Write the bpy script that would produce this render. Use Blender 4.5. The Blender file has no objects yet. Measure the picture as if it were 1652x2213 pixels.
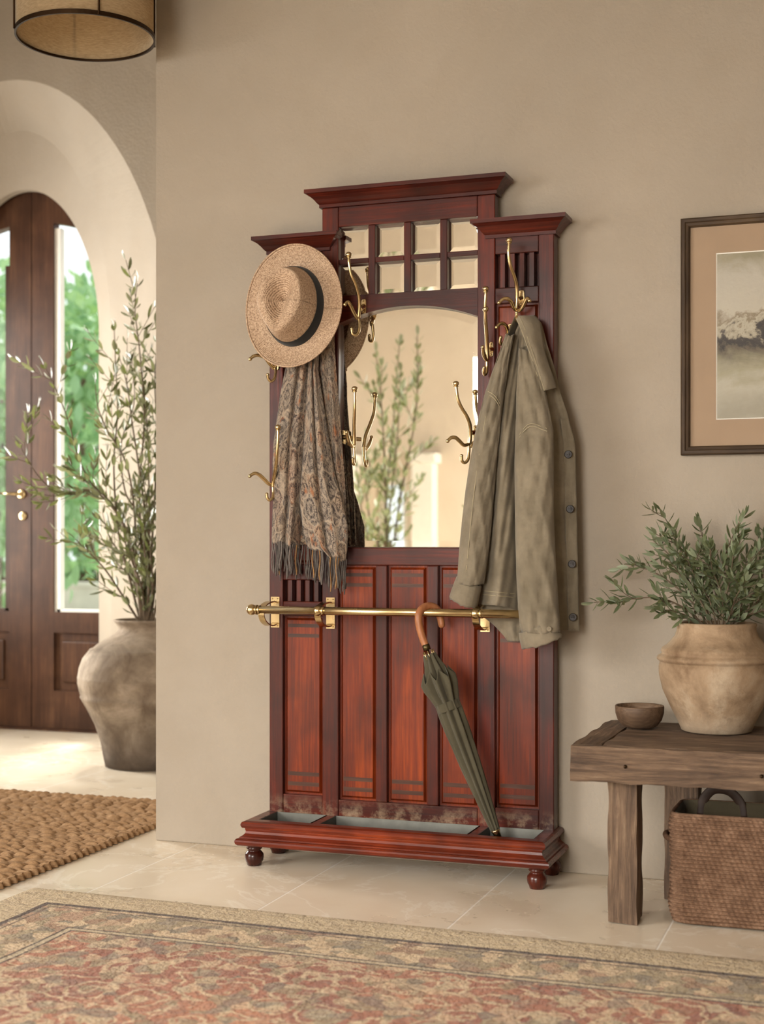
import bpy, math, random
import numpy as np
from mathutils import Vector

# ------------------------------------------------------------------ camera, sky, sun, exposure
SC = bpy.context.scene
F, TH, HZ, CX, CAMY, CAMZ = 3080.0, math.radians(19.5), 1172.0, 826.0, -4.254, 1.0
ST, CT = math.sin(TH), math.cos(TH)
cam = bpy.data.objects.new('camera', bpy.data.cameras.new('camera'))
SC.collection.objects.link(cam); SC.camera = cam
cam.location = (0, CAMY, CAMZ); cam.rotation_euler = (math.pi/2, 0, TH)
cd = cam.data
cd.sensor_fit = 'VERTICAL'; cd.sensor_height = 36.0; cd.sensor_width = 26.87
cd.lens = F/2213*36.0; cd.shift_y = (HZ-1106.5)/2213
cd.clip_start = 0.05; cd.clip_end = 200
cd.dof.use_dof = True; cd.dof.focus_distance = 4.25; cd.dof.aperture_fstop = 2.8

SC.view_settings.view_transform = 'Standard'; SC.view_settings.look = 'None'
SC.view_settings.gamma = 1.0; SC.view_settings.use_curve_mapping = False
SC.view_settings.exposure = 0.0

W = bpy.data.worlds.new('world'); SC.world = W; W.use_nodes = True
bg = W.node_tree.nodes['Background']
bg.inputs[0].default_value = (0.93, 0.97, 1.0, 1); bg.inputs[1].default_value = 1.5

def light(name, kind, loc, direction, energy, color, sx=1.0, sy=1.0, angle=0.02, spread=125):
    l = bpy.data.lights.new(name, kind); l.energy = energy; l.color = color
    if kind == 'AREA':
        l.shape = 'RECTANGLE'; l.size = sx; l.size_y = sy; l.spread = math.radians(spread)
    if kind == 'SUN': l.angle = angle
    o = bpy.data.objects.new(name, l); SC.collection.objects.link(o)
    o.location = loc; o.rotation_euler = Vector(direction).to_track_quat('-Z', 'Y').to_euler()
    return o
light('sun', 'SUN', (-8, 10, 10), (0.22, -0.52, -0.85), 7, (1.0, 0.94, 0.85), angle=0.22)
light('left_window_daylight', 'AREA', (-5.32, -4.30, 1.45), (1, 0.40, -.85), 255, (1.0, 0.965, 0.915), 2.6, 2.3)
light('rear_fill_light', 'AREA', (-1.55, -6.82, 1.45), (-.1, 1, -.75), 220, (1.0, 0.965, 0.915), 1.8, 2.3)  # added frontal fill for the stand, from an unseen rear opening
light('right_fill_light', 'AREA', (2.32, -4.9, 1.7), (-1, -.30, -.05), 130, (1.0, 0.955, 0.89), 1.2, 1.5, spread=95)  # unseen source added to brighten the rear wall in the mirror
light('hall_fill_light', 'AREA', (-5.32, 1.40, 1.5), (1, -.08, -.04), 128, (1.0, 0.965, 0.915), .62, 1.9)  # unseen source added to brighten the arch and its reveal

cy = SC.cycles
cy.use_denoising = True
cy.max_bounces = 8; cy.diffuse_bounces = 4; cy.glossy_bounces = 5
cy.transmission_bounces = 6; cy.transparent_max_bounces = 12
cy.caustics_reflective = True; cy.blur_glossy = 1.0; cy.caustics_refractive = False
cy.sample_clamp_indirect = 6.0

# ------------------------------------------------------------------ helpers
def at(px, py, Y):
    """point on the vertical plane y = Y seen at the photo's pixel (px, py)"""
    u = (px-CX)/F; t = (Y-CAMY)/(u*ST+CT)
    return Vector((t*(u*CT-ST), Y, CAMZ-(py-HZ)/F*t))
def ppm(px, Y):
    u = (px-CX)/F; return F*(u*ST+CT)/(Y-CAMY)     # pixels per metre, vertical

class MB:
    def __init__(self): self.v = []; self.f = []; self.uv = []
    def poly(self, vs, fs, uvs=None):
        b = len(self.v); self.v += [tuple(p) for p in vs]
        self.f += [tuple(b+i for i in f) for f in fs]
        self.uv += list(uvs) if uvs is not None else [(0, 0)]*len(vs)
        return self
    def box(self, x0, x1, y0, y1, z0, z1):
        vs = [(x, y, z) for z in (z0, z1) for y in (y0, y1) for x in (x0, x1)]
        return self.poly(vs, [(0,2,3,1), (4,5,7,6), (0,1,5,4), (2,6,7,3), (0,4,6,2), (1,3,7,5)])
    def grid(self, P, uv=None, cu=False, cv=False):
        """P: array [nv][nu] of points; cu closes u, cv closes v"""
        nv, nu = len(P), len(P[0])
        vs = [p for r in P for p in r]; fs = []
        for j in range(nv if cv else nv-1):
            for i in range(nu if cu else nu-1):
                a, b = i, (i+1) % nu; c, d = j, (j+1) % nv
                fs.append((c*nu+a, c*nu+b, d*nu+b, d*nu+a))
        return self.poly(vs, fs, [q for r in uv for q in r] if uv is not None else None)
    def lathe(self, c, prof, n=48, rx=1.0, ry=1.0):
        P = [[(c[0]+r*rx*math.cos(2*math.pi*i/n), c[1]+r*ry*math.sin(2*math.pi*i/n), c[2]+z) for i in range(n)] for r, z in prof]
        b = len(self.v)
        self.grid(P, cu=True)
        m = len(prof)
        if prof[0][0] > 1e-5: self.f.append(tuple(b+i for i in reversed(range(n))))
        if prof[-1][0] > 1e-5: self.f.append(tuple(b+(m-1)*n+i for i in range(n)))
        return self
    def tube(self, pts, rad, n=10, flat=1.0, mod=None, cap=True, up=None):
        pts = [Vector(p) for p in pts]; m = len(pts)
        if not hasattr(rad, '__len__'): rad = [rad]*m
        T = [(pts[min(i+1, m-1)]-pts[max(i-1, 0)]).normalized() for i in range(m)]
        ref = Vector(up) if up else (Vector((0, 0, 1)) if abs(T[0].z) < .9 else Vector((0, 1, 0)))
        N = (ref-T[0]*ref.dot(T[0])).normalized(); P = []
        for i in range(m):
            N = (N-T[i]*N.dot(T[i]))
            N = N.normalized() if N.length > 1e-6 else T[i].orthogonal().normalized()
            B = T[i].cross(N); ring = []
            for k in range(n):
                a = 2*math.pi*k/n; r = rad[i]*(mod(i/(m-1), a) if mod else 1)
                ring.append(pts[i]+N*(math.cos(a)*r)+B*(math.sin(a)*r*flat))
            P.append(ring)
        b = len(self.v)
        self.grid(P, uv=[[(k/n, i/(m-1)) for k in range(n)] for i in range(m)], cu=True)
        if cap:
            self.f.append(tuple(b+i for i in reversed(range(n)))); self.f.append(tuple(b+(m-1)*n+i for i in range(n)))
        return self
    def ball(self, c, r, n=16, sz=1.0):
        return self.lathe(c, [(r*math.sin(math.pi*j/8)+(1e-6), -r*sz*math.cos(math.pi*j/8)) for j in range(9)], n)
    def sweep(self, path, prof, close_prof=True):
        """path: open XY polyline walked with the outside on the right; prof: (outward offset, z)"""
        m = len(path); P = []
        for i in range(m):
            p = Vector(path[i]).to_2d()
            d0 = (p-Vector(path[i-1]).to_2d()).normalized() if i else None
            d1 = (Vector(path[i+1]).to_2d()-p).normalized() if i < m-1 else None
            d0 = d0 or d1; d1 = d1 or d0
            n0 = Vector((d0.y, -d0.x)); n1 = Vector((d1.y, -d1.x))
            k = (n0+n1); k = k/(k.dot(n0)) if k.dot(n0) > 1e-6 else n0
            P.append([(p.x+k.x*o, p.y+k.y*o, z) for o, z in prof])
        b = len(self.v); q = len(prof)
        self.grid(P, cu=close_prof)
        if close_prof:
            self.f.append(tuple(b+i for i in range(q))); self.f.append(tuple(b+(m-1)*q+i for i in reversed(range(q))))
        return self

def spline(pts, n=8):
    """Catmull-Rom through points (tuples of any length)"""
    A = [np.array(p, float) for p in pts]; out = []
    for i in range(len(A)-1):
        p0, p1, p2, p3 = A[max(i-1, 0)], A[i], A[i+1], A[min(i+2, len(A)-1)]
        for k in range(n):
            t = k/n
            out.append(.5*((2*p1)+(-p0+p2)*t+(2*p0-5*p1+4*p2-p3)*t*t+(-p0+3*p1-3*p2+p3)*t**3))
    out.append(A[-1]); return out
def interp(rows, x):
    xs = [r[0] for r in rows]
    return [float(np.interp(x, xs, [r[k] for r in rows])) for k in range(1, len(rows[0]))]

ORIG = {}
def obj(name, mb, mat, parent=None, smooth=False, bevel=0, subsurf=0, solid=0, loc=None):
    """link one mesh object; geometry comes in world coordinates"""
    org = Vector(loc) if loc is not None else (ORIG[parent.name] if parent else Vector((0, 0, 0)))
    me = bpy.data.meshes.new(name)
    me.from_pydata([(p[0]-org.x, p[1]-org.y, p[2]-org.z) for p in mb.v], [], mb.f)
    uvl = me.uv_layers.new(name='UVMap')
    li = np.empty(len(me.loops), dtype=np.int32); me.loops.foreach_get('vertex_index', li)
    uvl.data.foreach_set('uv', np.array(mb.uv, dtype=np.float32)[li].ravel())
    if mat: me.materials.append(mat)
    if smooth: me.polygons.foreach_set('use_smooth', [True]*len(me.polygons))
    me.update()
    o = bpy.data.objects.new(name, me); SC.collection.objects.link(o)
    if parent:
        o.parent = parent; o.location = org-ORIG[parent.name]
    else: o.location = org
    ORIG[o.name] = org
    if solid:
        s = o.modifiers.new('solidify', 'SOLIDIFY'); s.thickness = solid; s.offset = 0
    if bevel:
        b = o.modifiers.new('bevel', 'BEVEL'); b.width = bevel; b.segments = 2; b.limit_method = 'ANGLE'; b.angle_limit = math.radians(40)
    if subsurf:
        s = o.modifiers.new('subsurf', 'SUBSURF'); s.levels = subsurf; s.render_levels = subsurf
    return o
def thing(name, label, cat, loc, group=None):
    o = bpy.data.objects.new(name, None); SC.collection.objects.link(o)
    o.location = loc; o.empty_display_size = .1; ORIG[o.name] = Vector(loc)
    return tag(o, label, cat, group)
def tag(o, label, cat, group=None):
    o['label'] = label; o['category'] = cat
    if group: o['group'] = group
    return o
def struct(o): o['kind'] = 'structure'; return o

# ------------------------------------------------------------------ materials
class NT:
    def __init__(self, name):
        self.m = bpy.data.materials.new(name); self.m.use_nodes = True
        self.t = self.m.node_tree; self.b = self.t.nodes['Principled BSDF']; self.out = self.t.nodes['Material Output']
        self.tc = self.t.nodes.new('ShaderNodeTexCoord'); self.o = self.tc.outputs['Object']; self.u = self.tc.outputs['UV']
    def n(self, typ, ins=None, **props):
        nd = self.t.nodes.new('ShaderNode'+typ)
        for k, v in props.items(): setattr(nd, k, v)
        for k, v in (ins or {}).items(): self.set(nd.inputs[k], v)
        return nd
    def set(self, sock, v):
        if isinstance(v, bpy.types.NodeSocket): self.t.links.new(v, sock)
        else: sock.default_value = v
    def P(self, **kw):
        for k, v in kw.items(): self.set(self.b.inputs[k.replace('_', ' ')], v)
    def map(self, scale=(1, 1, 1), loc=(0, 0, 0), rot=(0, 0, 0), src=None):
        return self.n('Mapping', {'Vector': src or self.o, 'Scale': scale, 'Location': loc, 'Rotation': rot}).outputs[0]
    def noise(self, scale, vec=None, detail=4, rough=.55, dist=0):
        return self.n('TexNoise', {'Vector': vec or self.o, 'Scale': scale, 'Detail': detail, 'Roughness': rough, 'Distortion': dist}).outputs[0]
    def noisec(self, scale, vec=None, detail=2):
        return self.n('TexNoise', {'Vector': vec or self.o, 'Scale': scale, 'Detail': detail}).outputs[1]
    def voro(self, scale, vec=None, feature='F1', out='Distance', rnd=1.0):
        return self.n('TexVoronoi', {'Vector': vec or self.o, 'Scale': scale, 'Randomness': rnd}, feature=feature).outputs[out]
    def ramp(self, fac, stops, interp='LINEAR'):
        r = self.n('ValToRGB', {'Fac': fac}); e = r.color_ramp.elements; r.color_ramp.interpolation = interp
        while len(e) < len(stops): e.new(.5)
        for k, (p, c) in enumerate(stops): e[k].position = p; e[k].color = (*c, 1) if len(c) == 3 else c
        return r.outputs[0]
    def mix(self, fac, a, b, blend='MIX'):
        nd = self.n('Mix', None, data_type='RGBA', blend_type=blend)
        self.set(nd.inputs[0], fac)
        for k, v in ((6, a), (7, b)): self.set(nd.inputs[k], (*v, 1) if isinstance(v, tuple) and len(v) == 3 else v)
        return nd.outputs[2]
    def math(self, op, a, b=0.0, c=0.0):
        nd = self.n('Math', None, operation=op); self.set(nd.inputs[0], a); self.set(nd.inputs[1], b); self.set(nd.inputs[2], c)
        return nd.outputs[0]
    def sep(self, src=None):
        return self.n('SeparateXYZ', {0: src or self.o}).outputs
    def bump(self, h, strength=.3, dist=.01):
        self.P(Normal=self.n('Bump', {'Height': h, 'Strength': strength, 'Distance': dist}).outputs[0])
def g(v): return (v, v, v)
def lin(r, g_, b):
    f = lambda c: c/255/12.92 if c/255 <= .04045 else ((c/255+.055)/1.055)**2.4
    return (f(r), f(g_), f(b))

def m_plaster(name, base):
    t = NT(name)
    a = t.noise(1.1, detail=6, rough=.6, dist=.6); b = t.noise(5.5, detail=5)
    c = t.ramp(a, [(.3, tuple(x*.90 for x in base)), (.7, tuple(min(1, x*1.05) for x in base))])
    c = t.mix(t.ramp(b, [(.42, g(0)), (.75, g(.30))]), c, tuple(x*y for x, y in zip(base, (.86, .82, .76))))
    t.P(Base_Color=c, Roughness=.85)
    t.b.inputs['Specular IOR Level'].default_value = .2
    t.bump(t.math('ADD', t.noise(14, detail=6), t.noise(90, detail=3)), .16, .012)
    return t.m
WALLC = (.345, .291, .23)
M_wall = m_plaster('warm_plaster', WALLC)
M_rear = m_plaster('brightened_cream_plaster', (.68, .59, .48))  # paler copy of the wall plaster, standing in for light on the rear wall
M_ceil = m_plaster('ceiling_plaster', (.42, .38, .33))

def m_floor():
    t = NT('limestone_tile'); x, y, z = t.sep()
    def line(c, off, per):
        k = t.math('FRACT', t.math('ADD', t.math('DIVIDE', t.math('ADD', c, -off), per), 100.5))
        return t.math('MULTIPLY', t.math('ABSOLUTE', t.math('ADD', k, -.5)), per)
    d = t.math('MINIMUM', line(x, -1.612, .54), line(y, 1.45, 1.2))
    gr = t.ramp(d, [(0, g(1)), (.0026, g(1)), (.0036, g(0))])
    a = t.noise(2.6, detail=6, rough=.55, dist=.3); b = t.noise(1.3, detail=3)
    c = t.ramp(a, [(.25, lin(206, 188, 164)), (.5, lin(226, 212, 191)), (.75, lin(238, 227, 211))])
    c = t.mix(t.ramp(b, [(.35, g(.0)), (.7, g(.5))]), c, lin(214, 193, 164))
    v = t.math('ABSOLUTE', t.math('ADD', t.noise(1.9, detail=7, rough=.6, dist=.6), -.5))
    c = t.mix(t.ramp(v, [(0, g(.5)), (.016, g(0))]), c, lin(246, 238, 224))
    c = t.mix(gr, c, lin(250, 244, 234))
    t.P(Base_Color=c, Roughness=t.ramp(a, [(.3, g(.24)), (.7, g(.36))]))
    t.bump(t.math('MULTIPLY', gr, -1.0), .3, .002)
    return t.m
M_floor = m_floor()

def m_wood(name, dark, mid, light_, axis, rough=.28, coat=.35, blotch=1.6, dust=False, red=None):
    t = NT(name)
    s = {'x': (1.2, 34, 34), 'z': (34, 34, 1.2), 'y': (34, 1.2, 34)}[axis]
    fine = t.noise(4, t.map(s), detail=5, rough=.65, dist=.25)
    s2 = tuple(k*.28 if k > 2 else k*.9 for k in s)
    big = t.noise(1.4, t.map(s2), detail=3, dist=.4)
    blo = t.noise(blotch*3, detail=3)
    c = t.ramp(t.math('ADD', t.math('MULTIPLY', fine, .5), t.math('MULTIPLY', big, .5)), [(.30, dark), (.5, mid), (.68, light_)])
    c = t.mix(t.ramp(blo, [(.42, g(0)), (.66, g(.65))]), c, dark)
    t.b.inputs['Specular IOR Level'].default_value = .25
    if dust:
        z = t.sep()[2]
        k = t.math('MULTIPLY', t.ramp(z, [(.142, g(1)), (.20, g(0))]), t.ramp(t.noise(26, detail=6, rough=.7), [(.46, g(0)), (.66, g(.75))]))
        c = t.mix(k, c, lin(150, 128, 104))
    t.P(Base_Color=c, Roughness=t.ramp(fine, [(.3, g(rough+.10)), (.7, g(rough))]))
    t.P(Coat_Weight=coat*.3, Coat_Roughness=.16)
    t.bump(fine, .10, .003)
    return t.m
D1, D2, D3 = lin(36, 15, 12), lin(72, 26, 17), lin(106, 38, 21)
M_wv = m_wood('mahogany_upright', D1, D2, D3, 'z', dust=True)
M_wh = m_wood('mahogany_crosswise', D1, D2, D3, 'x', dust=True)
M_wp = m_wood('mahogany_panel', lin(58, 22, 11), lin(104, 37, 14), lin(146, 62, 23), 'z', blotch=1.5)
M_base = m_wood('mahogany_base', lin(52, 18, 11), lin(104, 38, 20), lin(150, 64, 31), 'x', rough=.25, blotch=1.8)
M_inlay = m_wood('dark_inlay', lin(48, 30, 24), lin(72, 46, 36), lin(92, 64, 50), 'x', coat=0)
M_foot = m_wood('dark_turned_wood', lin(34, 14, 10), lin(70, 28, 18), lin(96, 38, 22), 'z', rough=.18, coat=.6)
M_door = m_wood('walnut_door', lin(52, 32, 22), lin(78, 51, 36), lin(100, 70, 50), 'z', rough=.35, coat=.2)
M_frame = m_wood('weathered_frame', lin(40, 29, 20), lin(68, 52, 37), lin(98, 79, 58), 'z', rough=.55, coat=0)
M_frameh = m_wood('weathered_frame_crosswise', lin(40, 29, 20), lin(68, 52, 37), lin(98, 79, 58), 'x', rough=.55, coat=0)

def m_rustic(name, axis):
    t = NT(name)
    s = {'x': (1.6, 26, 26), 'z': (26, 26, 1.6), 'y': (26, 1.6, 26)}[axis]
    fine = t.noise(3.4, t.map(s), detail=8, rough=.72, dist=.5)
    big = t.noise(3.0, t.map(tuple(k*.2 if k > 2 else k for k in s)), detail=4)
    c = t.ramp(t.math('ADD', t.math('MULTIPLY', fine, .65), t.math('MULTIPLY', big, .35)),
               [(.30, lin(38, 27, 20)), (.44, lin(82, 62, 46)), (.56, lin(114, 90, 69)), (.70, lin(158, 134, 108))])
    t.P(Base_Color=c, Roughness=.72); t.bump(fine, .7, .008)
    return t.m
M_rx, M_rz, M_ry = m_rustic('rustic_plank', 'x'), m_rustic('rustic_post', 'z'), m_rustic('rustic_end', 'y')

def m_metal(name, c, rough, var=.08):
    t = NT(name); a = t.noise(30, detail=4)
    t.P(Base_Color=t.ramp(a, [(.3, tuple(x*.8 for x in c)), (.7, c)]), Metallic=1.0, Roughness=t.ramp(t.noise(12), [(.3, g(rough)), (.7, g(rough+var))]))
    return t.m
M_brass = m_metal('aged_brass', (.66, .50, .27), .20)
M_zinc = m_metal('zinc_liner', (.17, .165, .145), .45)
M_dmetal = m_metal('bronze_lamp_metal', lin(62, 46, 32), .45)

def m_plain(name, c, rough=.6, var=.12, scale=20, bump=0, metal=0, spec=.5):
    t = NT(name); a = t.noise(scale, detail=5)
    t.P(Base_Color=t.ramp(a, [(.3, tuple(x*(1-var) for x in c)), (.7, tuple(min(1, x*(1+var)) for x in c))]), Roughness=rough, Metallic=metal)
    t.b.inputs['Specular IOR Level'].default_value = spec
    if bump: t.bump(a, bump, .004)
    return t.m
t = NT('mirror_silver'); t.P(Base_Color=(.90, .885, .84, 1), Metallic=1.0, Roughness=.015); M_mirror = t.m
def m_glass(name):
    m = bpy.data.materials.new(name); m.use_nodes = True; nt = m.node_tree
    nt.nodes.remove(nt.nodes['Principled BSDF'])
    tr = nt.nodes.new('ShaderNodeBsdfTransparent'); gl = nt.nodes.new('ShaderNodeBsdfGlossy'); mx = nt.nodes.new('ShaderNodeMixShader'); fr = nt.nodes.new('ShaderNodeLayerWeight')
    tr.inputs[0].default_value = (.97, .98, .97, 1); gl.inputs['Roughness'].default_value = .02; fr.inputs['Blend'].default_value = .3
    ml = nt.nodes.new('ShaderNodeMath'); ml.operation = 'MULTIPLY'; ml.inputs[1].default_value = .12; nt.links.new(fr.outputs['Facing'], ml.inputs[0])
    for a, b in ((ml.outputs[0], mx.inputs[0]), (tr.outputs[0], mx.inputs[1]), (gl.outputs[0], mx.inputs[2]), (mx.outputs[0], nt.nodes['Material Output'].inputs[0])): nt.links.new(a, b)
    return m
M_glass = m_glass('window_glass')

def m_cloth(name, base, fade, weave=900, bumpk=.30):
    t = NT(name); a = t.noise(9, detail=5, dist=.5); f = t.noise(70, detail=4)
    c = t.ramp(a, [(.3, base), (.72, fade)])
    c = t.mix(t.ramp(f, [(.4, g(0)), (.7, g(.18))]), c, tuple(x*.72 for x in base))
    t.P(Base_Color=c, Roughness=.92, Sheen_Weight=.12)
    t.b.inputs['Specular IOR Level'].default_value = .15
    t.bump(t.math('ADD', t.noise(38, detail=5, dist=.7), t.math('MULTIPLY', t.noise(weave), .35)), bumpk, .006)
    return t.m
M_coat = m_cloth('olive_canvas', lin(107, 97, 80), lin(133, 121, 102))
M_stitch = m_plain('olive_stitching', lin(158, 146, 118), .9, .1)
M_lining = m_cloth('dark_lining', lin(74, 66, 50), lin(86, 77, 60))
M_umb = m_cloth('dark_olive_nylon', lin(66, 61, 47), lin(80, 74, 58), bumpk=.08)
M_button = m_plain('dark_horn_button', lin(38, 27, 20), .5, .3, 60)
M_handle = m_wood('bent_cane_handle', lin(126, 76, 46), lin(160, 104, 68), lin(184, 128, 88), 'z', rough=.35, coat=.3)
M_ribbon = m_cloth('black_ribbon', lin(28, 27, 25), lin(36, 35, 32), bumpk=.1)

def m_straw():
    t = NT('woven_straw'); x, y, z = t.sep(t.u)        # u: angle, v: ring distance
    r = t.math('SINE', t.math('MULTIPLY', y, 1500)); a = t.math('SINE', t.math('MULTIPLY', x, 2*math.pi*176))
    w = t.math('MULTIPLY', r, t.math('ADD', t.math('MULTIPLY', a, .35), .8))
    nz = t.noise(220, detail=3)
    k = t.math('ADD', t.math('MULTIPLY', w, .18), nz)
    c = t.ramp(k, [(.25, lin(106, 80, 60)), (.5, lin(174, 144, 116)), (.75, lin(208, 182, 154))])
    c = t.mix(t.ramp(t.noise(12), [(.4, g(0)), (.7, g(.25))]), c, lin(150, 116, 86))
    t.P(Base_Color=c, Roughness=.75); t.bump(k, .5, .003)
    return t.m
M_straw = m_straw()

def m_scarf():
    t = NT('paisley_wool'); uv = t.u
    d = t.mix(.05, uv, t.noisec(13, uv, 3))
    v1 = t.voro(15, d, 'DISTANCE_TO_EDGE'); v1c = t.voro(15, d, 'F1', 'Color'); v1d = t.voro(15, d)
    rings = t.math('SINE', t.math('MULTIPLY', t.math('ADD', v1d, t.math('MULTIPLY', t.noise(16, uv), .55)), 24))
    fine = t.math('SINE', t.math('MULTIPLY', t.math('ADD', t.noise(34, uv, 3, .6, 1.2), 0), 46))
    hue = t.n('SeparateColor', {0: v1c}).outputs[0]
    base = t.ramp(t.math('ADD', t.math('MULTIPLY', hue, .6), t.math('MULTIPLY', t.noise(7, uv, 2), .4)),
                  [(.22, lin(84, 78, 76)), (.34, lin(120, 108, 98)), (.44, lin(96, 84, 80)), (.50, lin(140, 116, 92)), (.56, lin(146, 92, 56)), (.61, lin(100, 66, 60)), (.67, lin(132, 120, 108)), (.76, lin(84, 82, 84))])
    c = t.mix(t.ramp(rings, [(.30, g(0)), (.62, g(.75))]), base, lin(52, 46, 46))
    c = t.mix(t.ramp(rings, [(.0, g(.5)), (.12, g(0))]), c, lin(156, 142, 126))
    c = t.mix(t.ramp(fine, [(.40, g(0)), (.75, g(.75))]), c, lin(56, 49, 47))
    c = t.mix(t.ramp(fine, [(.0, g(.45)), (.2, g(0))]), c, lin(150, 132, 112))
    c = t.mix(t.ramp(t.noise(21, uv, 2), [(.62, g(0)), (.70, g(.55))]), c, lin(158, 92, 48))
    c = t.mix(t.ramp(v1, [(0, g(.8)), (.05, g(0))]), c, lin(160, 142, 122))
    t.P(Base_Color=c, Roughness=.95, Sheen_Weight=.15); t.b.inputs['Specular IOR Level'].default_value = .1
    t.bump(t.noise(260), .2, .003)
    return t.m
M_scarf = m_scarf()
M_tas = [m_plain('charcoal_yarn', lin(84, 77, 72), .95, .25, 200), m_plain('grey_yarn', lin(108, 98, 92), .95, .2, 200), m_plain('ochre_yarn', lin(140, 104, 66), .95, .2, 200)]

def m_clay(name, c1, c2, c3, dark):
    t = NT(name); z = t.sep()[2]
    a = t.noise(6.5, t.map((1, 1, .9)), detail=7, rough=.62, dist=.5); b = t.noise(18, detail=6, rough=.7)
    c = t.ramp(a, [(.28, c1), (.5, c2), (.72, c3)])
    c = t.mix(t.ramp(b, [(.5, g(0)), (.72, g(.5))]), c, c1)
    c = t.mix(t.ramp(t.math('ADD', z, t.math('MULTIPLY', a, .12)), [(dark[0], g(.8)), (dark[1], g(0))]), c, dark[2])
    t.P(Base_Color=c, Roughness=.8); t.b.inputs['Specular IOR Level'].default_value = .25
    t.bump(t.math('ADD', a, b), .35, .010)
    return t.m
M_jar = m_clay('grey_clay', lin(92, 76, 62), lin(132, 116, 98), lin(168, 152, 134), (.10, .42, lin(54, 44, 37)))  # clay turns darker towards the bottom
M_pot = m_clay('sandy_terracotta', lin(100, 76, 54), lin(152, 128, 102), lin(184, 166, 142), (.03, .12, lin(150, 136, 118)))
M_soil = m_plain('dark_soil', lin(56, 42, 32), .95, .4, 60, .6)
M_bowl = m_wood('turned_bowl_wood', lin(62, 46, 34), lin(98, 76, 58), lin(130, 106, 84), 'x', rough=.5, coat=0)
def m_leaf(name, a, b, back, rough=.45):
    t = NT(name); gm = t.n('NewGeometry')
    rnd = t.voro(26, t.o, 'F1', 'Color')
    c = t.mix(t.n('SeparateColor', {0: rnd}).outputs[0], a, b)
    c = t.mix(t.math('MULTIPLY', gm.outputs['Backfacing'], .8), c, back)
    t.P(Base_Color=c, Roughness=rough)
    t.b.inputs['Transmission Weight'].default_value = 0
    tl = t.n('BsdfTranslucent', {'Color': t.mix(.5, c, (.45, .5, .12))})
    mx = t.n('MixShader', {0: .22, 1: t.b.outputs[0], 2: tl.outputs[0]})
    t.t.links.new(mx.outputs[0], t.out.inputs[0])
    return t.m
M_leaf = m_leaf('olive_leaf', lin(64, 68, 44), lin(102, 104, 72), lin(144, 146, 120), .28)
M_leafg = m_leaf('matte_olive_leaf', lin(70, 80, 54), lin(104, 112, 80), lin(138, 146, 120), .5)  # slightly greener, less glossy leaf for the bench shrub and indoor trees
M_tree = m_leaf('garden_leaf', (.12, .30, .12), (.26, .48, .22), (.3, .5, .28), .6)
M_bark = m_plain('olive_bark', lin(98, 82, 64), .9, .25, 40, .4)

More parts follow.
